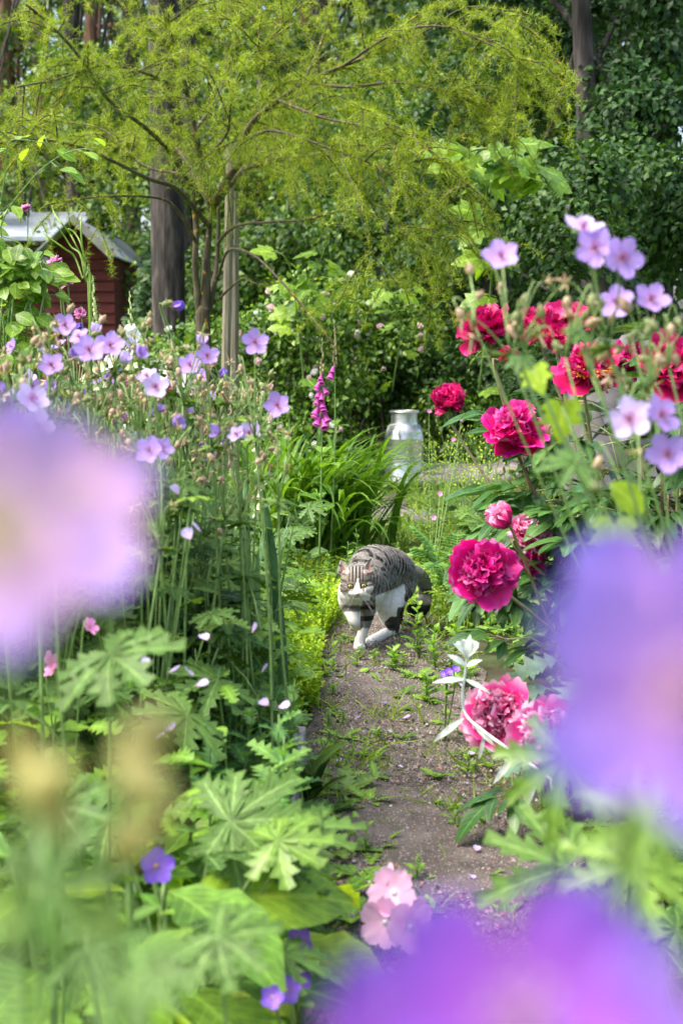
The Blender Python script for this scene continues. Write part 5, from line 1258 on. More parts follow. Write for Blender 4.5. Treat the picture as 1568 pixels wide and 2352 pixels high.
# near, strongly blurred flowers
near = [
 ('very near lilac cranesbill flower with a pale centre at the left edge', (V(-10, 1215, .185)), 'nearp', (.0, -1, .15), .82),
 ('very near blue-violet cranesbill flower behind the pale one at the left edge', (V(-60, 1090, .27)), 'near', (.2, -.8, .5), .85),
 ('very near pink-lilac cranesbill flower reaching towards the stems on the left', (V(165, 1190, .24)), 'nearp', (-.1, -.9, .4), .85),
 ('very near pink and violet cranesbill flower at the right edge', (V(1565, 1580, .19)), 'near', (-.1, -1, .2), 1.0),
 ('very near violet-blue cranesbill flower just behind the one at the right edge', (V(1530, 1450, .27)), 'near', (-.2, -.8, .4), 1.05),
 ('very near deep violet cranesbill flower covering the bottom edge', (V(1190, 2350, .175)), 'nearv', (.0, -.8, .6), .92),
 ('very near lilac cranesbill flower in the bottom right corner', (V(1490, 2530, .22)), 'near', (.1, -.8, .6), 1.3),
 ('very near cranesbill flower low at the bottom left of the violet one', (V(1000, 2560, .19)), 'nearv', (-.1, -.8, .6), 1.1),
]
for lb, p, k, fac, s in near:
    root = thing('cranesbill_plant', lb, 'flower', (p.x*1.1, p.y+.06, 0), 'cranesbill flowers close to the lens')
    put(root, FL[k][0], p, fac, s, 'flower', spin=R(0, 1)); f = Vector(fac).normalized(); ms = MB()
    ms.tube(curve([(p.x*1.1, p.y+.06, 0), (p.x*1.15, p.y+.08, p.z-.12), p-f*.02+Vector((0, .005, -.01)), p-f*.002], 14), [.0014, .0008], 6, .5); part('stem', ms, M['stem'], root)
# near buds and leaves, lower left
for lb, (vx, vy, d), n, s in (('near blurred bud cluster of a cranesbill at the lower left', (200, 1790, .24), 4, .75), ('near blurred reddish buds at the left edge', (-30, 1760, .24), 2, .8)):
    p = V(vx, vy, d); root = thing('cranesbill_plant', lb, 'flower', (p.x, p.y+.05, 0), 'budded cranesbills close to the lens'); ms = MB(); nd = p+Vector((0, .01, -.03)); ms.tube([(p.x, p.y+.05, 0), nd], [.0018, .0013], 6, .5); ml = MB()
    for i in range(n):
        q = p+Vector((R(-.016, .016), R(-.008, .008), R(-.014, .014))); ms.tube([nd, q], .0008, 5, .5); put(root, GBUD, q, (R(-.6, .6), R(-.4, .2), R(-.4, 1)), s*1.1, 'bud')
    for i in range(2):
        ml.one(T_PALN[i % 2], frame1((R(-1, 1), R(-.5, .5), R(-.2, .6)), (0, -.6, 1), R(.006, .008)), nd, R(0, 1), 0)
    part('stem', ms, M['stem'], root); part('leaves', ml, M['ger_leaf_y'], root)
def one_leaf(label, tip, d, size, mat='ger_leaf', T=None, face=(0, -.5, 1), dirn=None, name='cranesbill_leaf', base=None, group='big single cranesbill leaves'):
    p = V(*tip); b = Vector((p.x+R(-.03, .03) if not (tip[0] > 1100 and tip[1] < 1300) else V(2050, 804, tip[2]).x, p.y+R(.0, .06), 0))
    root = thing('leafy_stalk', label, 'leaf', b, group); ms = MB(); ml = MB(); ms.tube(curve([b, b.lerp(p, .6)+Vector((0, .02, .02)), p], 8), [.0022, .0016], 6, .5)
    ml.one(T or T_PAL[int(d*10) % 4], frame1(dirn or (R(-.3, .3), R(-1, -.4), 0), face, size), p, R(.2, .9), 0)
    part('stalk', ms, M['stem'], root); part('leaf', ml, M[mat], root)
bl = [('large deeply cut grey green leaf lit from above, lower centre left', (528,1885,1.62), .145, 'ger_leaf', (.1,-.75,.75), (.9,-.1,.1)),
 ('soft deeply cut leaf near the bottom edge left of centre', (500,2150,1.05), .075, 'ger_leaf', (.0,-.7,.8), (.7,-.5,-.2)),
 ('pale near leaf blurred in the lower left corner', (90,2040,.50), .045, 'ger_leaf', (.1,-.8,.5), (.9,-.2,.3)),
 ('blurred deeply cut leaf above the bottom left corner', (200,2180,.8), .058, 'ger_leaf', (.1,-.8,.6), (.8,-.3,-.2)),
 ('near blurred leaf between the two bottom leaves', (330,2230,.46), .032, 'ger_leaf', (.0,-.6,.8), (.9,-.3,.1)),
 ('bright deeply cut leaf on the right above the violet blur', (1450,1985,1.0), .085, 'ger_leaf_y', (-.1,-.75,.7), (-.5,-.7,-.4)),
 ('grey blue deeply cut leaf right of the violet blur', (1300,1990,1.3), .125, 'ger_leaf', (-.2,-.8,.6), (-.9,-.4,-.1)),
 ('olive leaf hanging over the right of the path', (1290,1740,1.05), .085, 'ger_leaf_y', (-.2,-.9,.3), (-.2,-.3,-.9)),
 ('blurred olive leaf at the right edge', (1490,1880,.55), .045, 'ger_leaf_y', (0,-.8,.6), (-.9,-.3,-.2)),
 ('soft leaf star under the peony buds on the right', (1335,765,1.3), .030, 'ger_leaf', (.0,-.5,.9), (-.9,-.3,.1)),
 ('soft leaf star beside the red peony low on the right', (1320,1060,1.3), .055, 'ger_leaf', (.0,-.5,.9), (-.9,-.3,-.1)),
 ('soft pale leaf behind the bud stems on the right', (1190,826,1.35), .030, 'ger_leaf', (.0,-.5,.9), (.9,-.3,-.1)),
 ('dark cut leaf star on the left in front of the sword leaves', (250,1500,1.35), .11, 'ger_leaf', (.0,-.7,.8), (.6,-.7,-.1)),
 ('cut leaf star lit pale left of the wooden edging', (500,1560,2.1), .12, 'ger_leaf', (.0,-.6,.9), (-.7,-.6,0)),
 ('wide cut leaf under the fallen lilac petals', (430,1640,1.9), .13, 'ger_leaf', (.1,-.7,.8), (-.5,-.8,0)),
 ('small dark cut leaf at the left below the buds', (140,1850,1.2), .075, 'ger_leaf', (.1,-.7,.8), (.8,-.3,0))]
for lb, tip, s, m, fc, dr in bl: one_leaf(lb, tip, s*10, s*.72, m, face=fc, dirn=dr)
for i, (lb, tip, s, dr) in enumerate([('upright heart-shaped yellow leaf beside the magenta peony', (1290,935,1.45), .026, (0,0,-1)), ('pale yellow leaf below the bud stems on the right', (1225,850,1.4), .018, (.3,-.3,-.9)), ('notched yellow green leaf against the violet blur', (1410,1205,1.2), .024, (0,-.1,-1)), ('narrow yellow leaf pointing down at the right', (1400,1110,1.35), .03, (.8,0,-.6))]):
    one_leaf(lb, tip, i, s*1.5, 'broad_y', T=T_VINE if i != 3 else T_OV, face=(R(-.3, .3), -1, .2), dirn=dr, group='yellow leaves on the right')
# leafy clumps filling the left bed
spots = [(-.18,1.55),(-.55,1.9),(-.38,2.2),(-.6,2.35),(-.8,2.0),(-.45,2.65),(-.7,2.8),(-.36,2.85),(-.95,2.5),(-1.1,2.9),(-.6,3.2),(-.85,3.4),(-.35,3.5),(-1.2,3.6),(-.55,3.8),(-.9,4.2),(-1.5,4.2),(-.5,4.5),(-1.3,4.9),(-.8,5.1)]
for i, (x, y) in enumerate(spots):
    far = y > 3
    leaf_rosette('bushy leafy cranesbill clump with cut leaves in the left bed', (x, y), 16 if not far else 24, (.10, .38 if y < 3 else .6), (.04, .19), (.035, .085), group='leafy cranesbill clumps of the left bed', stem=.0016)
for i, (x, y) in enumerate([(.62,1.9),(.50,2.15),(.75,2.3),(.48,1.6),(.95,2.1),(.62,1.45),(.80,1.7)]):
    leaf_rosette('bushy leafy cranesbill clump with cut leaves low on the right', (x, y), 15, (.06, .28), (.04, .16), (.05, .085), group='leafy cranesbill clumps on the right', stem=.0016)
# broad leaves, bottom left
for lb, x, y, n, h, sz, m in (('clump of broad crinkled leaves at the lower left', V(330, 804, 1.55).x, 1.55, 11, (.12, .26), (.14, .2), ('broad','broad_y')), ('clump of broad toothed yellow green leaves left of the edging plank', V(540, 804, 1.75).x, 1.75, 11, (.06, .20), (.10, .17), ('broad_y','broad')),
                              ('clump of broad leaves at the bottom edge', V(420, 804, 1.25).x, 1.25, 10, (.08, .22), (.12, .17), ('broad','broad_y')), ('clump of broad upright leaves at the left edge', V(90, 804, 1.5).x, 1.5, 8, (.12, .3), (.12, .2), ('broad','broad'))):
    leaf_rosette(lb, (x, y), n, h, (.03, .10), sz, m, Ts=[T_OVL], name='primrose_clump', ylow=.25, stem=.003, tilt=.6)
for lb, v, h, n, sz in (('upright broad-leaved stem with a pale top at the lower left', (290, 1720, 1.15), 0, 13, (.04, .085)), ('leaning broad-leaved stem at the left edge', (120, 1760, 1.0), 0, 11, (.04, .08)), ('broad-leaved stem with dark lower leaves at the bottom left', (300, 2010, 1.15), 0, 9, (.05, .09))):
    p = V(*v); weed(lb, (p.x, p.y, 0), p.z, n, 'broad', [T_OVL], 'leafy_plant', sz, cat='plant', stem=.003, up=.5)
weed('dock leaves standing upright beside the path near the bottom', (-.075, 1.95, 0), .06, 6, 'broad', [T_LAN2], 'dock_plant', (.09, .14), cat='weed', up=1.6, taper=False)
weed('pale crinkled upright leaves at the left edge of the path', (-.07, 2.55, 0), .06, 6, 'ger_leaf', [T_OVL], 'primrose_clump', (.10, .14), cat='plant', up=1.8, taper=False)
# mugwort-like stems between bed and carpet
for i, (vx, vy, d, lb) in enumerate([(660,1390,2.5,'tall lobed-leaf stem crossing in front of the yellow carpet'), (545,1440,2.4,'lobed-leaf stem with a dark tip left of the yellow carpet'), (600,1480,2.6,'lobed-leaf stem between two others left of the carpet'), (480,1490,2.2,'leafy lobed stem above the cut leaves'),
    (690,1560,2.3,'lobed-leaf stem leaning towards the path'), (570,1610,2.2,'short lobed-leaf stem above the wooden edging'), (640,1640,2.0,'pale lobed-leaf stem at the edge of the wooden edging'), (520,1700,1.9,'dark lobed-leaf stem behind the big grey green leaf'), (700,1690,1.9,'pale drooping lobed leaves over the path edge'),(620,1760,1.8,'lobed-leaf stem left of the white plank')]):
    p = V(vx, vy, d); weed(lb, (p.x-.02, p.y, 0), max(p.z, .1), 22, 'mugwort', T_LOB, 'mugwort_plant', (.05, .095), lean=(R(-.01, .03), 0), cat='plant', group='lobed-leaf stems left of the path', up=.45)
# plants behind the cat and at its sides
for i, (vx, vy, d, lb, h) in enumerate([(960,1490,3.9,'lobed green weed just right of the cat\'s tail',.14), (1000,1520,3.8,'small lobed weed right of the path behind the silver stem',.11), (1040,1500,3.9,'leafy weed between the tail and the silver stem',.12), (975,1600,3.3,'low spreading weed on the right part of the path',.07), (900,1520,3.75,'tiny weed in the gravel under the cat',.05), (1070,1560,3.4,'dark green weed under the silver stem',.10),
    (1120,1470,3.9,'leafy weed at the foot of the pink peony',.14), (1180,1500,3.6,'leafy weed right of the pale green bud stem',.13)]):
    p = G(vx, vy+20); weed(lb, (p.x, p.y, 0), h*1.15, 18, 'weed', T_LOB+[T_OV], 'weed', (.025, .055), group='weeds beside the gravel path', up=.6)
for i in range(46):
    y = R(4.3, 7.4); x = (R(.22, .95) if y < 5.6 else R(.48, .95)) if y > 4.6 else R(.38, 1.0)
    if y > 5.8 and x > .6+.1*(y-5.8): pass
    weed('oregano-like stem with small paired leaves right of the strap-leaved clump', (x, y, 0), R(.14, .36), 26, 'herb', [T_OV], 'herb_stem', (.014, .034), lean=(R(-.05, .02), 0), cat='herb', group='small-leaved herb stems right of centre', stem=.001)
for i in range(9):
    weed('leafy stem with oval leaves under the strap-leaved clump', (R(-.25, .2), R(4.7, 5.4), 0), R(.1, .22), 14, 'broad', [T_OV], 'leafy_plant', (.03, .06), cat='plant', group='oval-leaved stems under the strap leaves')
for i, (x, y, lb) in enumerate([(.36, 4.5, 'ferny leaf spray right above the cat\'s back'), (.46, 4.35, 'ferny leaf spray left of the magenta peony'), (.55, 4.6, 'ferny leaf spray behind the magenta peony')]):
    root = thing('tansy_plant', lb, 'plant', (x, y, 0), 'ferny leaf sprays'); ms = MB(); ml = MB()
    for k in range(7):
        a = R(0, 6.28); b = Vector((x, y, 0)); e = b+Vector((math.cos(a)*.14, math.sin(a)*.14-.03, R(.14, .30))); c = curve([b, b.lerp(e, .5)+Vector((0, 0, .06)), e], 14); ms.tube(c, .001, 4)
        for j in range(4, len(c)-1):
            dd = (c[j+1]-c[j]).normalized(); sd = dd.cross(Vector((0, 0, 1))).normalized()
            for s in (-1, 1): ml.one(T_LOB[j % 4], frame1(sd*s+dd*.6, (0, 0, 1), .048*math.sin(math.pi*(j/len(c)))**.7+.01), c[j], .5)
    part('stalks', ms, M['stem'], root); part('leaves', ml, M['mugwort'], root)
# wiry seed-head sprays in front of the milk can
for i in range(14):
    x, y = R(.35, .75), R(5.6, 7.4); root = thing('seed_spray', 'wiry yellow green seed spray in front of the stone slabs', 'plant', (x, y, 0), 'wiry seed sprays'); ms = MB()
    for k in range(5):
        b = Vector((x, y, 0)); e = b+Vector((R(-.16, .12), R(-.1, .1), R(.28, .5))); c = curve([b, b.lerp(e, .6)+Vector((0, 0, .03)), e], 10); ms.tube(c, [.0012, .0006], 4, .8)
        for j in range(5, len(c)):
            q = c[j]+Vector((R(-.03, .03), R(-.03, .03), R(0, .035))); ms.tube([c[j], q], .0005, 3, .8); ms.lathe([(0,-.003),(.0038,0),(.0025,.005),(0,.006)], 6, at=q, var=.9, mat=1)
    part('stems', ms, [M['stem'], M['broad_y']], root)
# rosettes and small weeds on the path
rs = [(800,1830,.055),(860,1960,.05),(850,1850,.045),(905,1610,.06),(960,1560,.05),(790,1700,.045),(770,1960,.06),(820,2020,.05),(760,2080,.06),(770,1790,.05),(1000,1790,.03),(930,1700,.025),(1180,1720,.045),(820,1900,.035),(870,1570,.03),(1080,1740,.035),(745,1880,.05),(800,2120,.05),(900,1900,.02),(1040,1860,.02),(860,1790,.03)]
for i, (vx, vy, s) in enumerate(rs):
    p = G(vx, vy); rosette('low dandelion-like leaf rosette on the gravel path', (p.x, p.y), random.randint(6, 11), (s*.8, s*1.5), 'weed' if i % 3 else 'herb', el=(.1, .8), group='leaf rosettes on the path')

for i in range(90):
    y = R(1.8, 4.3); c, w = pathx(y); x = c+random.choice([-1, 1])*w*abs(random.gauss(.75, .35)) if i % 3 else c+R(-1, 1)*w
    if i % 2: rosette('tiny flat weed rooted in the gravel of the path', (x, y), random.randint(4, 8), (.015, .04), 'weed' if i % 4 else 'herb', Ts=[T_OV]+T_DAN, name='path_weed', el=(.1, 1.2), group='tiny weeds in the gravel')
    else: weed('tiny upright weed rooted in the gravel of the path', (x, y, 0), R(.02, .06), 9, 'weed', T_LOB+[T_OV], 'path_weed', (.014, .03), group='tiny upright weeds in the gravel', up=.7)
for i in range(16):
    y = R(2.0, 3.5); x = -R(.24, .6)*y/2.4
    weed('leafy lobed stem mixed among the cut leaves of the left bed', (x, y, 0), R(.18, .42), 22, 'mugwort', T_LOB+[T_OV], 'mugwort_plant', (.04, .09), lean=(R(-.03, .03), R(-.03, .03)), cat='plant', group='lobed stems within the left bed', up=.45)
# ---------------------------------------------------------------- peonies
def peony_bush(label, base, flowers, leaves, buds=(), leaf_r=((.25, .25), (.2, .7)), size=(.085, .12), group='peony bushes'):
    base = Vector((base[0], base[1], 0)); root = thing('peony_bush', label, 'peony', base, group); ms = MB(); ml = MB()
    for vx, vy, d, key, sc, fac, lb, k in flowers:
        p = V(vx, vy, d); s = base+Vector((R(-.1, .1), R(-.08, .08), 0)); s = s.lerp(Vector((p.x, p.y, 0)), .35)
        a, q = put_peony(root, key, p, fac, sc, s, ms, lb, k)
        for j in range(3):
            o = a.lerp(q, R(.3, .62)); an = R(-.6, 3.7); peony_leaf(ml, ms, o, (math.cos(an), math.sin(an), R(-.1, .5)), R(*size)*.8)
    for vx, vy, d, key, sc, fac, lb in buds:
        p = V(vx, vy, d); put(root, PBUD[key], p, fac, sc, 'bud', label=lb); s = base.lerp(Vector((p.x, p.y, 0)), .5); f = Vector(fac).normalized()
        ms.tube(curve([s, s.lerp(p, .6)+Vector((0, .02, 0)), p-f*.03, p], 10), [.0035, .0025], 6, .4)
    for _ in range(leaves):
        (rx, ry), (z0, z1) = leaf_r; a = R(0, 6.28); r = math.sqrt(random.random()); o = base+Vector((math.cos(a)*rx*r, math.sin(a)*ry*r, R(z0, z1)))
        if random.random() < .25: ms.tube(curve([base.lerp(Vector((o.x, o.y, 0)), .6), o+Vector((0, 0, -.1)), o], 6), .0035, 6, R(0, .8))
        peony_leaf(ml, ms, o, (math.cos(a)*.8+R(-.4, .4), math.sin(a)*.8-.3, R(-.2, .5)), R(*size))
    part('stems', ms, M['stem_red'], root); part('foliage', ml, M['peony_leaf'], root)
    return root
b = peony_bush('tall peony bush with crimson double flowers on the upper right', (.76, 3.2), [
    (1115,757,3.3,'red',.90,(-.3,-.4,.85),'crimson double peony, upper left of the bush',0),
    (1243,748,3.4,'red',.78,(-.1,-.4,.9),'small crimson peony in the middle of the top row',1), (1295,752,3.5,'red',.9,(.1,-.5,.85),'crimson peony at the right of the top row',1),
    (1275,782,3.3,'half',.62,(-.2,-.7,.6),'half-open crimson peony under the top row',0),
    (1352,850,2.85,'red',.9,(.05,-.55,.8),'large crimson peony showing golden stamens',2),
    (1442,830,3.5,'mag',.70,(.2,-.7,.6),'magenta peony behind the buds',1),
    (1548,845,2.75,'red',.95,(.2,-.5,.8),'crimson peony cut by the right edge',0),
    (1030,928,3.45,'half',.78,(-.2,-.45,.85),'cup-shaped crimson peony furthest left',0),
    (1187,988,2.95,'mag',.88,(-.1,-.5,.85),'magenta peony with hanging outer petals',0)],
    110, buds=[(1152,830,3.2,'red',.9,(.5,-.4,.7),'closed crimson bud')], leaf_r=((.34, .26), (.28, .70)))
o = put(b, petals_fallen_mesh(), V(1150, 797, 3.3), (.1, -.3, -1), 1.0, 'shedding_petals', spin=0)
o = put(b, petals_fallen_mesh(), V(1178, 1032, 2.93), (.1, -1, -.3), 1.1, 'shedding_petals', spin=3.4)
peony_bush('second peony bush behind the tall one at the right edge', (1.12, 3.5), [], 80, leaf_r=((.30, .25), (.2, .85)))
peony_bush('lower peony bush with a huge magenta flower leaning towards the cat', (.80, 3.0), [
    (1112,1312,2.70,'mag',.84,(-.1,-.98,.15),'huge magenta peony facing the camera',0), (1212,1228,2.9,'pale',.62,(.5,-.5,.6),'pink peony half hidden behind leaves',0),
    (1222,1285,2.95,'mag',.45,(.5,-.5,.2),'strip of magenta petals behind the huge flower',1)],
    34, buds=[(1161,1203,2.75,'pale',1.15,(-.5,-.5,.6),'fat pink bud beside the huge flower')], leaf_r=((.22, .2), (.15, .50)))
peony_bush('peony plant with two faded pink flowers drooping over the path', (.72, 2.5), [
    (1145,1640,2.40,'pale',.82,(-.45,-.75,.3),'pink peony with pale-edged petals resting over the path',0), (1252,1690,2.3,'pale',.82,(-.1,-.8,.3),'paler pink peony half in the violet blur',1)],
    16, leaf_r=((.18, .2), (.05, .3)))
# poppy-like grey foliage right
for i, (x, y) in enumerate([(.58, 2.55), (.72, 2.4), (.60, 2.95), (.85, 2.55), (.52,2.75)]):
    leaf_rosette('clump of grey blue jagged leaves on the right by the pink peonies', (x, y), 13, (.05, .28), (.03, .14), (.08, .13), ('iris_leaf', 'ger_leaf'), Ts=T_LOB, name='poppy_plant', group='grey blue jagged leaf clumps', ylow=.2)

# ---------------------------------------------------------------- silver stem, mallow, foxgloves, others
def silver():
    base = G(1120, 1800); root = thing('silver_plant', 'white felted silver-leaved stem arching beside the pink peony', 'plant', (base.x, base.y, 0)); ms = MB(); ml = MB()
    L = 2.35; c = curve([V(1265,1790,2.2), V(1180,1730,2.25), V(1110,1680,2.3), V(1068,1640,L), V(1062,1590,L), V(1068,1545,L), V(1072,1500,L)], 26); ms.tube([Vector((V(1290,1790,2.2).x, 2.25, 0))]+c, [.003, .003, .0026, .002], 7)
    for (a, bb, w) in (((1068,1560),(1010,1558),.3),((1066,1560),(1118,1580),.3),((1070,1530),(1045,1505),.45),((1070,1530),(1092,1515),.45),((1072,1515),(1072,1475),.5),((1072,1510),(1058,1482),.4),((1072,1510),(1085,1490),.4),((1065,1650),(1005,1690),.3),((1110,1690),(1105,1735),.3),((1180,1735),(1140,1790),.3),((1090,1670),(1130,1700),.4),((1235,1770),(1200,1860),.3)):
        p, q = V(*a, L), V(*bb, L-.02); d = q-p; s = d.length*1.1; F = frame1(d, (R(-.3, .3), -.8, .6), s); F[:, 0] *= w*1.25/.6; ml.one(T_LAN, F, p, R(0, 1))
    for k in range(14):
        p = V(1072, 1500-k*.8, L); a = k*2.4; F = frame1((math.cos(a), math.sin(a)*.5, 1.0), (0, -.8, .5), .026-.0006*k); ml.one(T_OV, F, p, R(0, 1))
    part('stem', ms, M['silver'], root); part('leaves', ml, M['silver'], root)
silver()
def simple_flower(mat, r, n, w, name, cup=.2, el=.15, center='stamen', cr=.12, notch=.0):
    mb = MB()
    for i in range(n):
        T = t_petal(5, 5, w, cup, .1, .05, notch, seed=i+60, base=.2); mb.one(T, (rotz(i*2*math.pi/n) @ rotx(el+R(-.1, .1)))*r, (0, 0, 0), R(0, 1), 0)
    mb.lathe([(0,-.001),(r*cr,0),(r*cr*.8,r*cr),(0,r*cr*1.4)], 8, mat=1); return mb.mesh(name, [M[mat], M[center]])
MAL = simple_flower('mallow', .027, 5, .42, 'flower', notch=.12, center='white')
WHT = simple_flower('white', .022, 5, .55, 'flower'); VIO = simple_flower('viola', .013, 5, .42, 'flower'); PNK = simple_flower('scab', .011, 5, .36, 'flower')
def flowers_on(label, name, base, fl, me, size=1, cat='flower', group=None, leaves=6, lmat='weed', T=None, stem=.0015, ls=.03, fname='flower'):
    base = Vector((base[0], base[1], 0)); root = thing(name, label, cat, base, group); ms = MB(); ml = MB()
    for (vx, vy, d, s, fac) in fl:
        p = V(vx, vy, d); f = Vector(fac).normalized(); put(root, me, p, fac, s*size, fname); ms.tube(curve([base, base.lerp(p, .6)+Vector((R(-.01, .01), .01, .02)), p-f*.012, p], 10), [stem*1.2, stem*.8], 5, .5)
        for j in range(leaves): o = base.lerp(p, R(.2, .9)); a = R(0, 6.28); ml.one(T or T_OV, frame1((math.cos(a), math.sin(a), R(0, .8)), (0, 0, 1), R(.6, 1.2)*ls), o, R(0, 1))
    part('stem', ms, M['stem'], root)
    if ml.n: part('leaves', ml, M[lmat], root)
    return root
b = G(990, 2180)
flowers_on('mallow with four pale pink flowers leaning over the path at the bottom', 'mallow_plant', (b.x+.04, b.y), [(905,2050,1.72,1.3,(-.3,-.8,.4)), (886,2118,1.70,1.3,(-.4,-.8,.3)), (940,2130,1.68,1.3,(.1,-.9,.4)), (958,2095,1.70,.8,(.7,-.5,.4)), (893,2015,1.74,.7,(-.7,-.2,.6))], MAL, leaves=7, lmat='ger_leaf', T=T_PALN[0], ls=.045)
foxglove('purple foxglove with drooping bells above the strap leaves', (X(737, 5.3)-.01, 5.3, 0), V(740, 775, 5.3), (.665, .86, 15), sz=1.08, tips=14)
foxglove('second foxglove with two fading lilac bells behind the purple one', (X(758, 5.6), 5.6, 0), V(768, 735, 5.6), (.80, .83, 2), sz=1.0, tips=26)
foxglove('cream foxglove spire in front of the dark shrub', (X(222, 4.2), 4.2, 0), V(213, 632, 4.2), (.72, .80, 8), 'c', 40, sz=1.5)
foxglove('greenish foxglove spire right of the cream one', (X(312, 4.4), 4.4, 0), V(298, 668, 4.4), (.74, .80, 7), 'c', 30, sz=1.35)
foxglove('cream foxglove in the middle of the left bed under the lilac flowers', (X(345, 3.6), 3.6, 0), V(342, 850, 3.6), (.60, .90, 14), 'c', 8, sz=.75)
foxglove('small cream foxglove right of the lilac flowers', (X(600, 3.9), 3.9, 0), V(590, 890, 3.9), (.55, .93, 16), 'c', 8, sz=.65)
foxglove('pale foxglove bells left of the larch trunk', (X(305, 3.9), 3.9, 0), V(304, 745, 3.9), (.70, .95, 12), 'c', 5, sz=.9)
def scab_mesh():
    mb = MB()
    for i in range(40): 
        A = rotz(i*2.4) @ rotx(R(.1, 1.3)); mb.one(T_OV, A*.026*R(.7, 1), (0, 0, 0), R(0, 1), 0)
    mb.lathe([(0,-.006),(.006,-.003),(.004,.004)], 8, mat=1); return mb.mesh('flower', [M['scab'], M['stem']])
SCB = scab_mesh()
flowers_on('three tall pink scabious heads on thin stems in front of the cabin', 'scabious_plant', (X(215, 3.6), 3.6), [(129,607,3.6,1.0,(-.5,-.4,.8)), (127,628,3.6,.95,(-.7,-.5,.5)), (154,651,3.6,.9,(-.2,-.5,.9)), (186,720,3.6,.7,(0,-.8,.5))], SCB, leaves=0, stem=.0022)
flowers_on('single pink scabious head above the cabin roof', 'scabious_plant', (X(40, 3.6), 3.6), [(60,482,3.6,.7,(-.3,-.4,.8))], SCB, leaves=0, stem=.0016)
def wavy():
    base = Vector((X(195, 3.7), 3.7, 0)); root = thing('curly_garlic', 'curling leafless grey green stems against the cabin', 'plant', base)
    for pts in ([(205,700),(190,640),(172,590),(150,572),(122,552),(100,535)], [(207,700),(196,640),(185,585),(165,568),(150,545),(132,520)], [(210,700),(200,640),(192,600),(176,565),(160,535),(148,520)], [(208,700),(198,650),(195,600),(186,560),(172,535),(157,525)], [(206,690),(200,630),(190,570),(186,520),(188,498)], [(150,522),(138,508),(125,490),(120,472)]):
        ms = MB(); ms.tube(curve([(base if pts[0][1] > 600 else V(160,535,3.7))]+[V(a, b_, 3.7+R(-.03, .03)) for a, b_ in pts], 26), [.0028, .0026, .0018], 6, .95); part('stem', ms, M['herb'], root)
wavy()
# climbing vine at the left edge
def vine_plant(label, base, lines, n, size, mat, T=None, group=None, rr=.003, name='climbing_vine', drp=-.5, spread=.06):
    root = thing(name, label, 'vine', base, group); ms = MB(); ml = MB(); base = Vector(base)
    for ln in lines:
        c = curve([V(*p) for p in ln], 22); ms.tube(c, [rr, rr*.5], 5, .5)
        for _ in range(n):
            i = random.randint(0, len(c)-2); o = c[i].lerp(c[i+1], random.random()); a = R(0, 6.28); e = o+Vector((math.cos(a)*spread, math.sin(a)*spread, R(-.03, .03))); ms.tube([o, e], .0009, 4, .5)
            ml.one(T or T_OV, frame1((math.cos(a)*.7, math.sin(a)*.5, R(drp, .1)), (R(-.4, .4), -R(.2, 1), R(.4, 1)), R(*size)), e, random.random())
    part('stems', ms, M['stem'], root); part('leaves', ml, M[mat], root)
vine_plant('bright green climbing vine covering the left edge beside the cabin', (X(10, 3.4), 3.45, 0), [[(x0, 1000, 3.4), (x0+R(-20, 20), 760, 3.4+R(-.1, .1)), (x0+R(-30, 30), 620, 3.4), (x0+R(-40, 10), R(430, 520) if x0 < 10 else R(560, 640), 3.4)] for x0 in (-45, -20, 0, 15, 30, 45, 60, 72, 84, -10, 25, 50, 95, 66)], 28, (.035, .062), 'vine', spread=.03)
vine_plant('loose vine shoots reaching right over the roof of the cabin', (X(-20, 3.3), 3.35, 0), [[(-30, 620, 3.3), (10, 500, 3.3), (50, 440, 3.3), (100, 385, 3.3), (160, 348, 3.3), (235, 338, 3.3)], [(-20, 560, 3.3), (10, 420, 3.3), (20, 330, 3.3), (60, 322, 3.3), (110, 330, 3.3)]], 9, (.04, .06), 'vine', spread=.03, rr=.002)
vine_plant('large-leaved vine in the gap between the larch and the dark tree', (X(1100, 7.5), 7.5, 0), [[(1100, 900, 7.6), (1130, 600, 7.3), (1100, 400, 7.0), (1000, 300, 6.6)], [(1130, 600, 7.3), (1120, 420, 6.9), (1180, 370, 6.8), (1240, 400, 6.7), (1270, 440, 6.7)], [(1100, 420, 7), (1060, 360, 6.6), (1130, 340, 6.5), (1200, 360, 6.5)], [(1150, 400, 6.7), (1190, 380, 6.6), (1230, 410, 6.6)]], 17, (.09, .15), 'vine', T=T_VINE, spread=.07, rr=.008)
vine_plant('large-leaved vine climbing behind the rose bush', (X(650, 8.3), 8.3, 0), [[(700, 900, 8.3), (680, 700, 8.2), (660, 600, 8.0), (620, 570, 8.0)], [(690, 740, 8.2), (720, 640, 8.1), (750, 560, 8.0)]], 10, (.08, .13), 'vine', T=T_VINE, spread=.08, rr=.006)
vine_plant('large-leaved shoot climbing the hedge right of the second foxglove', (X(900, 9.2), 9.2, 0), [[(900, 900, 9.2), (920, 750, 9.1), (900, 680, 9.0), (960, 660, 9.0)]], 12, (.08, .13), 'vine', T=T_VINE, spread=.08, rr=.006)
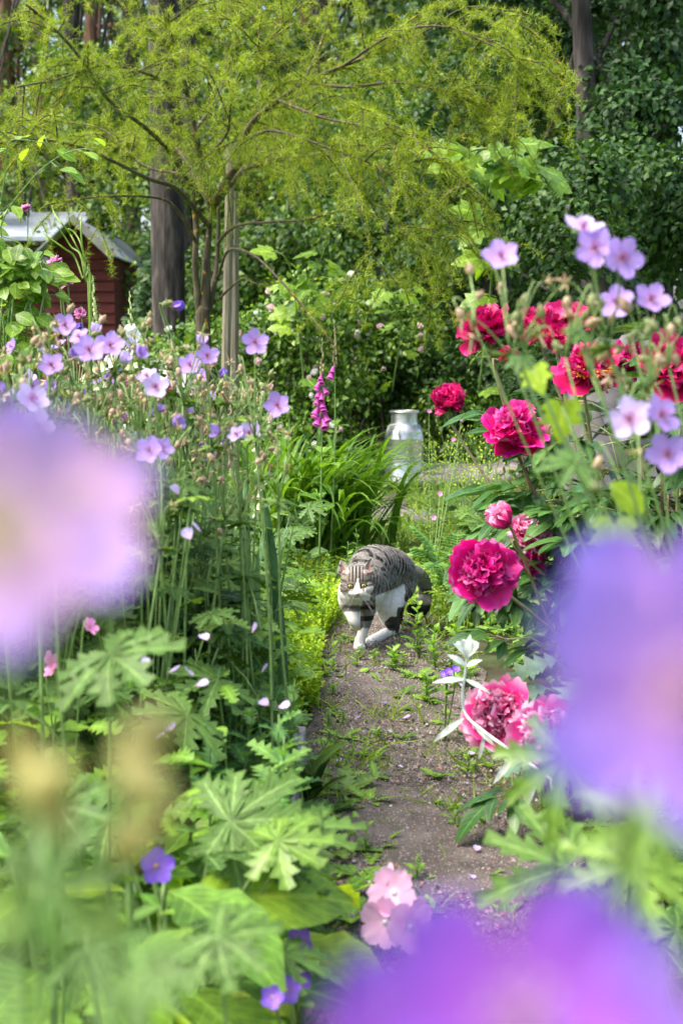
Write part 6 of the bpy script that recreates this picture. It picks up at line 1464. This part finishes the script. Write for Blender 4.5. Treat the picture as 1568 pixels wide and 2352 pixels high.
# crimson astrantia heads, white aquilegia, little violets
AST = simple_flower('astr', .012, 11, .25, 'flower', el=.5, center='astr', cr=.4)
for i, (vx, vy, d, n) in enumerate([(130,860,3.0,9), (300,890,3.0,8), (350,880,3.1,9), (180,940,2.9,8), (400,900,3.0,7), (260,960,2.9,7), (330,1000,2.9,6), (90,890,3.0,6)]):
    flowers_on('crimson button-flowered astrantia behind the cranesbill stems', 'astrantia_plant', (V(vx, 804, d).x, d), [(vx+R(-30, 30), vy+R(-18, 18), d+R(-.1, .1), R(.8, 1.2), (R(-.4, .4), -.6, .8)) for _ in range(n)], AST, leaves=0, group='crimson astrantias in the left bed', stem=.001)
for lb, fl in (('white flower with a yellow eye among the cranesbills', [(362,856,2.6,1.1,(-.2,-.9,.2)), (345,848,2.62,.8,(-.6,-.6,.3))]), ('white folded blooms left of the larch trunk', [(303,770,3.0,.9,(.5,-.6,.3)), (308,800,3.0,.9,(-.5,-.6,.3)), (300,755,3.0,.6,(-.2,-.6,.8))]), ('creamy white star flower right of the white one', [(412,878,2.8,1.0,(.2,-.8,.4)), (260,830,2.6,.8,(-.5,-.8,.4))]), ('small white bloom low in the lilac blur', [(325,1030,2.3,.9,(.5,-.8,.3)), (312,1010,2.4,.7,(-.5,-.8,.3))])):
    flowers_on(lb, 'columbine_plant', (V(fl[0][0], 804, fl[0][2]).x, fl[0][2]), fl, WHT, leaves=3, group='white columbines in the left bed', lmat='ger_leaf', T=T_PALN[0])
for lb, fl in (('violet bloom at the bottom centre beside the edging plank', [(690,2165,1.6,1.4,(-.3,-.8,.4)), (680,2205,1.6,.9,(.3,-.8,.4)), (650,2250,1.5,.9,(0,-.8,.4))]), ('dark violets at the bottom beside the violet blur', [(660,2275,1.45,1.2,(0,-.8,.4)), (625,2290,1.4,1,(0,-.8,.4)), (690,2250,1.5,1,(.4,-.8,.4))]), ('violet spikes beside the silver stem', [(1030,1545,3.0,.9,(0,-.6,.8)), (1045,1538,3.0,.9,(.2,-.6,.8)), (1020,1548,3.0,.8,(-.4,-.6,.6))]), ('dark violet bud spike among the lobed leaves', [(524,1440,2.35,.8,(0,-.5,1)), (526,1455,2.35,.8,(.2,-.5,1))]), ('blue bloom low at the bottom left', [(358,1990,1.4,1.5,(.4,-.8,.3))])):
    d = fl[0][2]; g = V(fl[0][0], 804, d); flowers_on(lb, 'violet_plant', (g.x, d+.02), fl, VIO, leaves=4, group='small violet flowers near the ground')
for lb, fl in (('magenta florets low in the left bed', [(115,1520,1.9,1.4,(.7,-.5,.4)), (205,1440,1.9,1.3,(.8,-.4,.5)), (120,1540,1.9,1.2,(-.6,-.5,.6))]), ('small magenta florets right of the milk can', [(995,1190,5.0,1.0,(0,-.8,.5)), (1010,1135,5.4,1.0,(0,-.8,.5)), (1040,1010,6.0,1,(0,-.8,.5)), (985,945,6.5,1.1,(0,-.8,.4)), (1060,965,6.0,1,(0,-.8,.4))])):
    d = fl[0][2]; g = V(fl[0][0], 804, d); flowers_on(lb, 'pink_flower_plant', (g.x, d+.02), fl, PNK, leaves=3)
# single fallen petals lying on leaves
PT = t_petal(5, 5, .5, .3, .3, .05, .05, seed=3, prof=lambda t: .16+.84*math.sin(math.pi*.5*min(1, t/.66)) if t < .66 else max(.0, math.cos(math.pi*.5*(t-.66)/.40))**.5)
FPM = MB(); FPM.one(PT, np.eye(3)*.021, (0, 0, 0), .8); FPM = FPM.mesh('fallen_petal', [M['ger_petal_p']])
for i, (vx, vy, d) in enumerate([(438,1238,1.9),(462,1222,1.9),(388,1545,1.85),(440,1550,1.85),(450,1575,1.8),(325,1540,1.7),(310,1545,1.7),(360,1700,1.65),(395,1680,1.62),(578,1452,2.2),(410,1135,2.0),(600,1545,2.2),(615,1620,2.1),(475,1470,2.0),(640,1625,2.0)]):
    p = V(vx, vy, d); o = bpy.data.objects.new('fallen_petal', FPM); C.objects.link(o); o.location = p; o.rotation_euler = (R(-.2, .9), R(-.5, .5), R(0, 6.28))
    o.scale = (.8,)*3; o['label'] = 'single fallen lilac petal lying on leaves in the left bed'; o['category'] = 'petal'; o['group'] = 'fallen lilac petals'
for i in range(26):
    y = R(1.7, 3.6); c, w = pathx(y); x = c+R(-1, 1)*w; o = bpy.data.objects.new('fallen_petal', FPM); C.objects.link(o); o.location = (x, y, .016); o.rotation_euler = (R(-.3, .3), R(-.3, .3), R(0, 6.28)); o.scale = (R(.5, .9),)*3
    o['label'] = 'small fallen lilac petal lying on the gravel path'; o['category'] = 'petal'; o['group'] = 'petals fallen on the path'
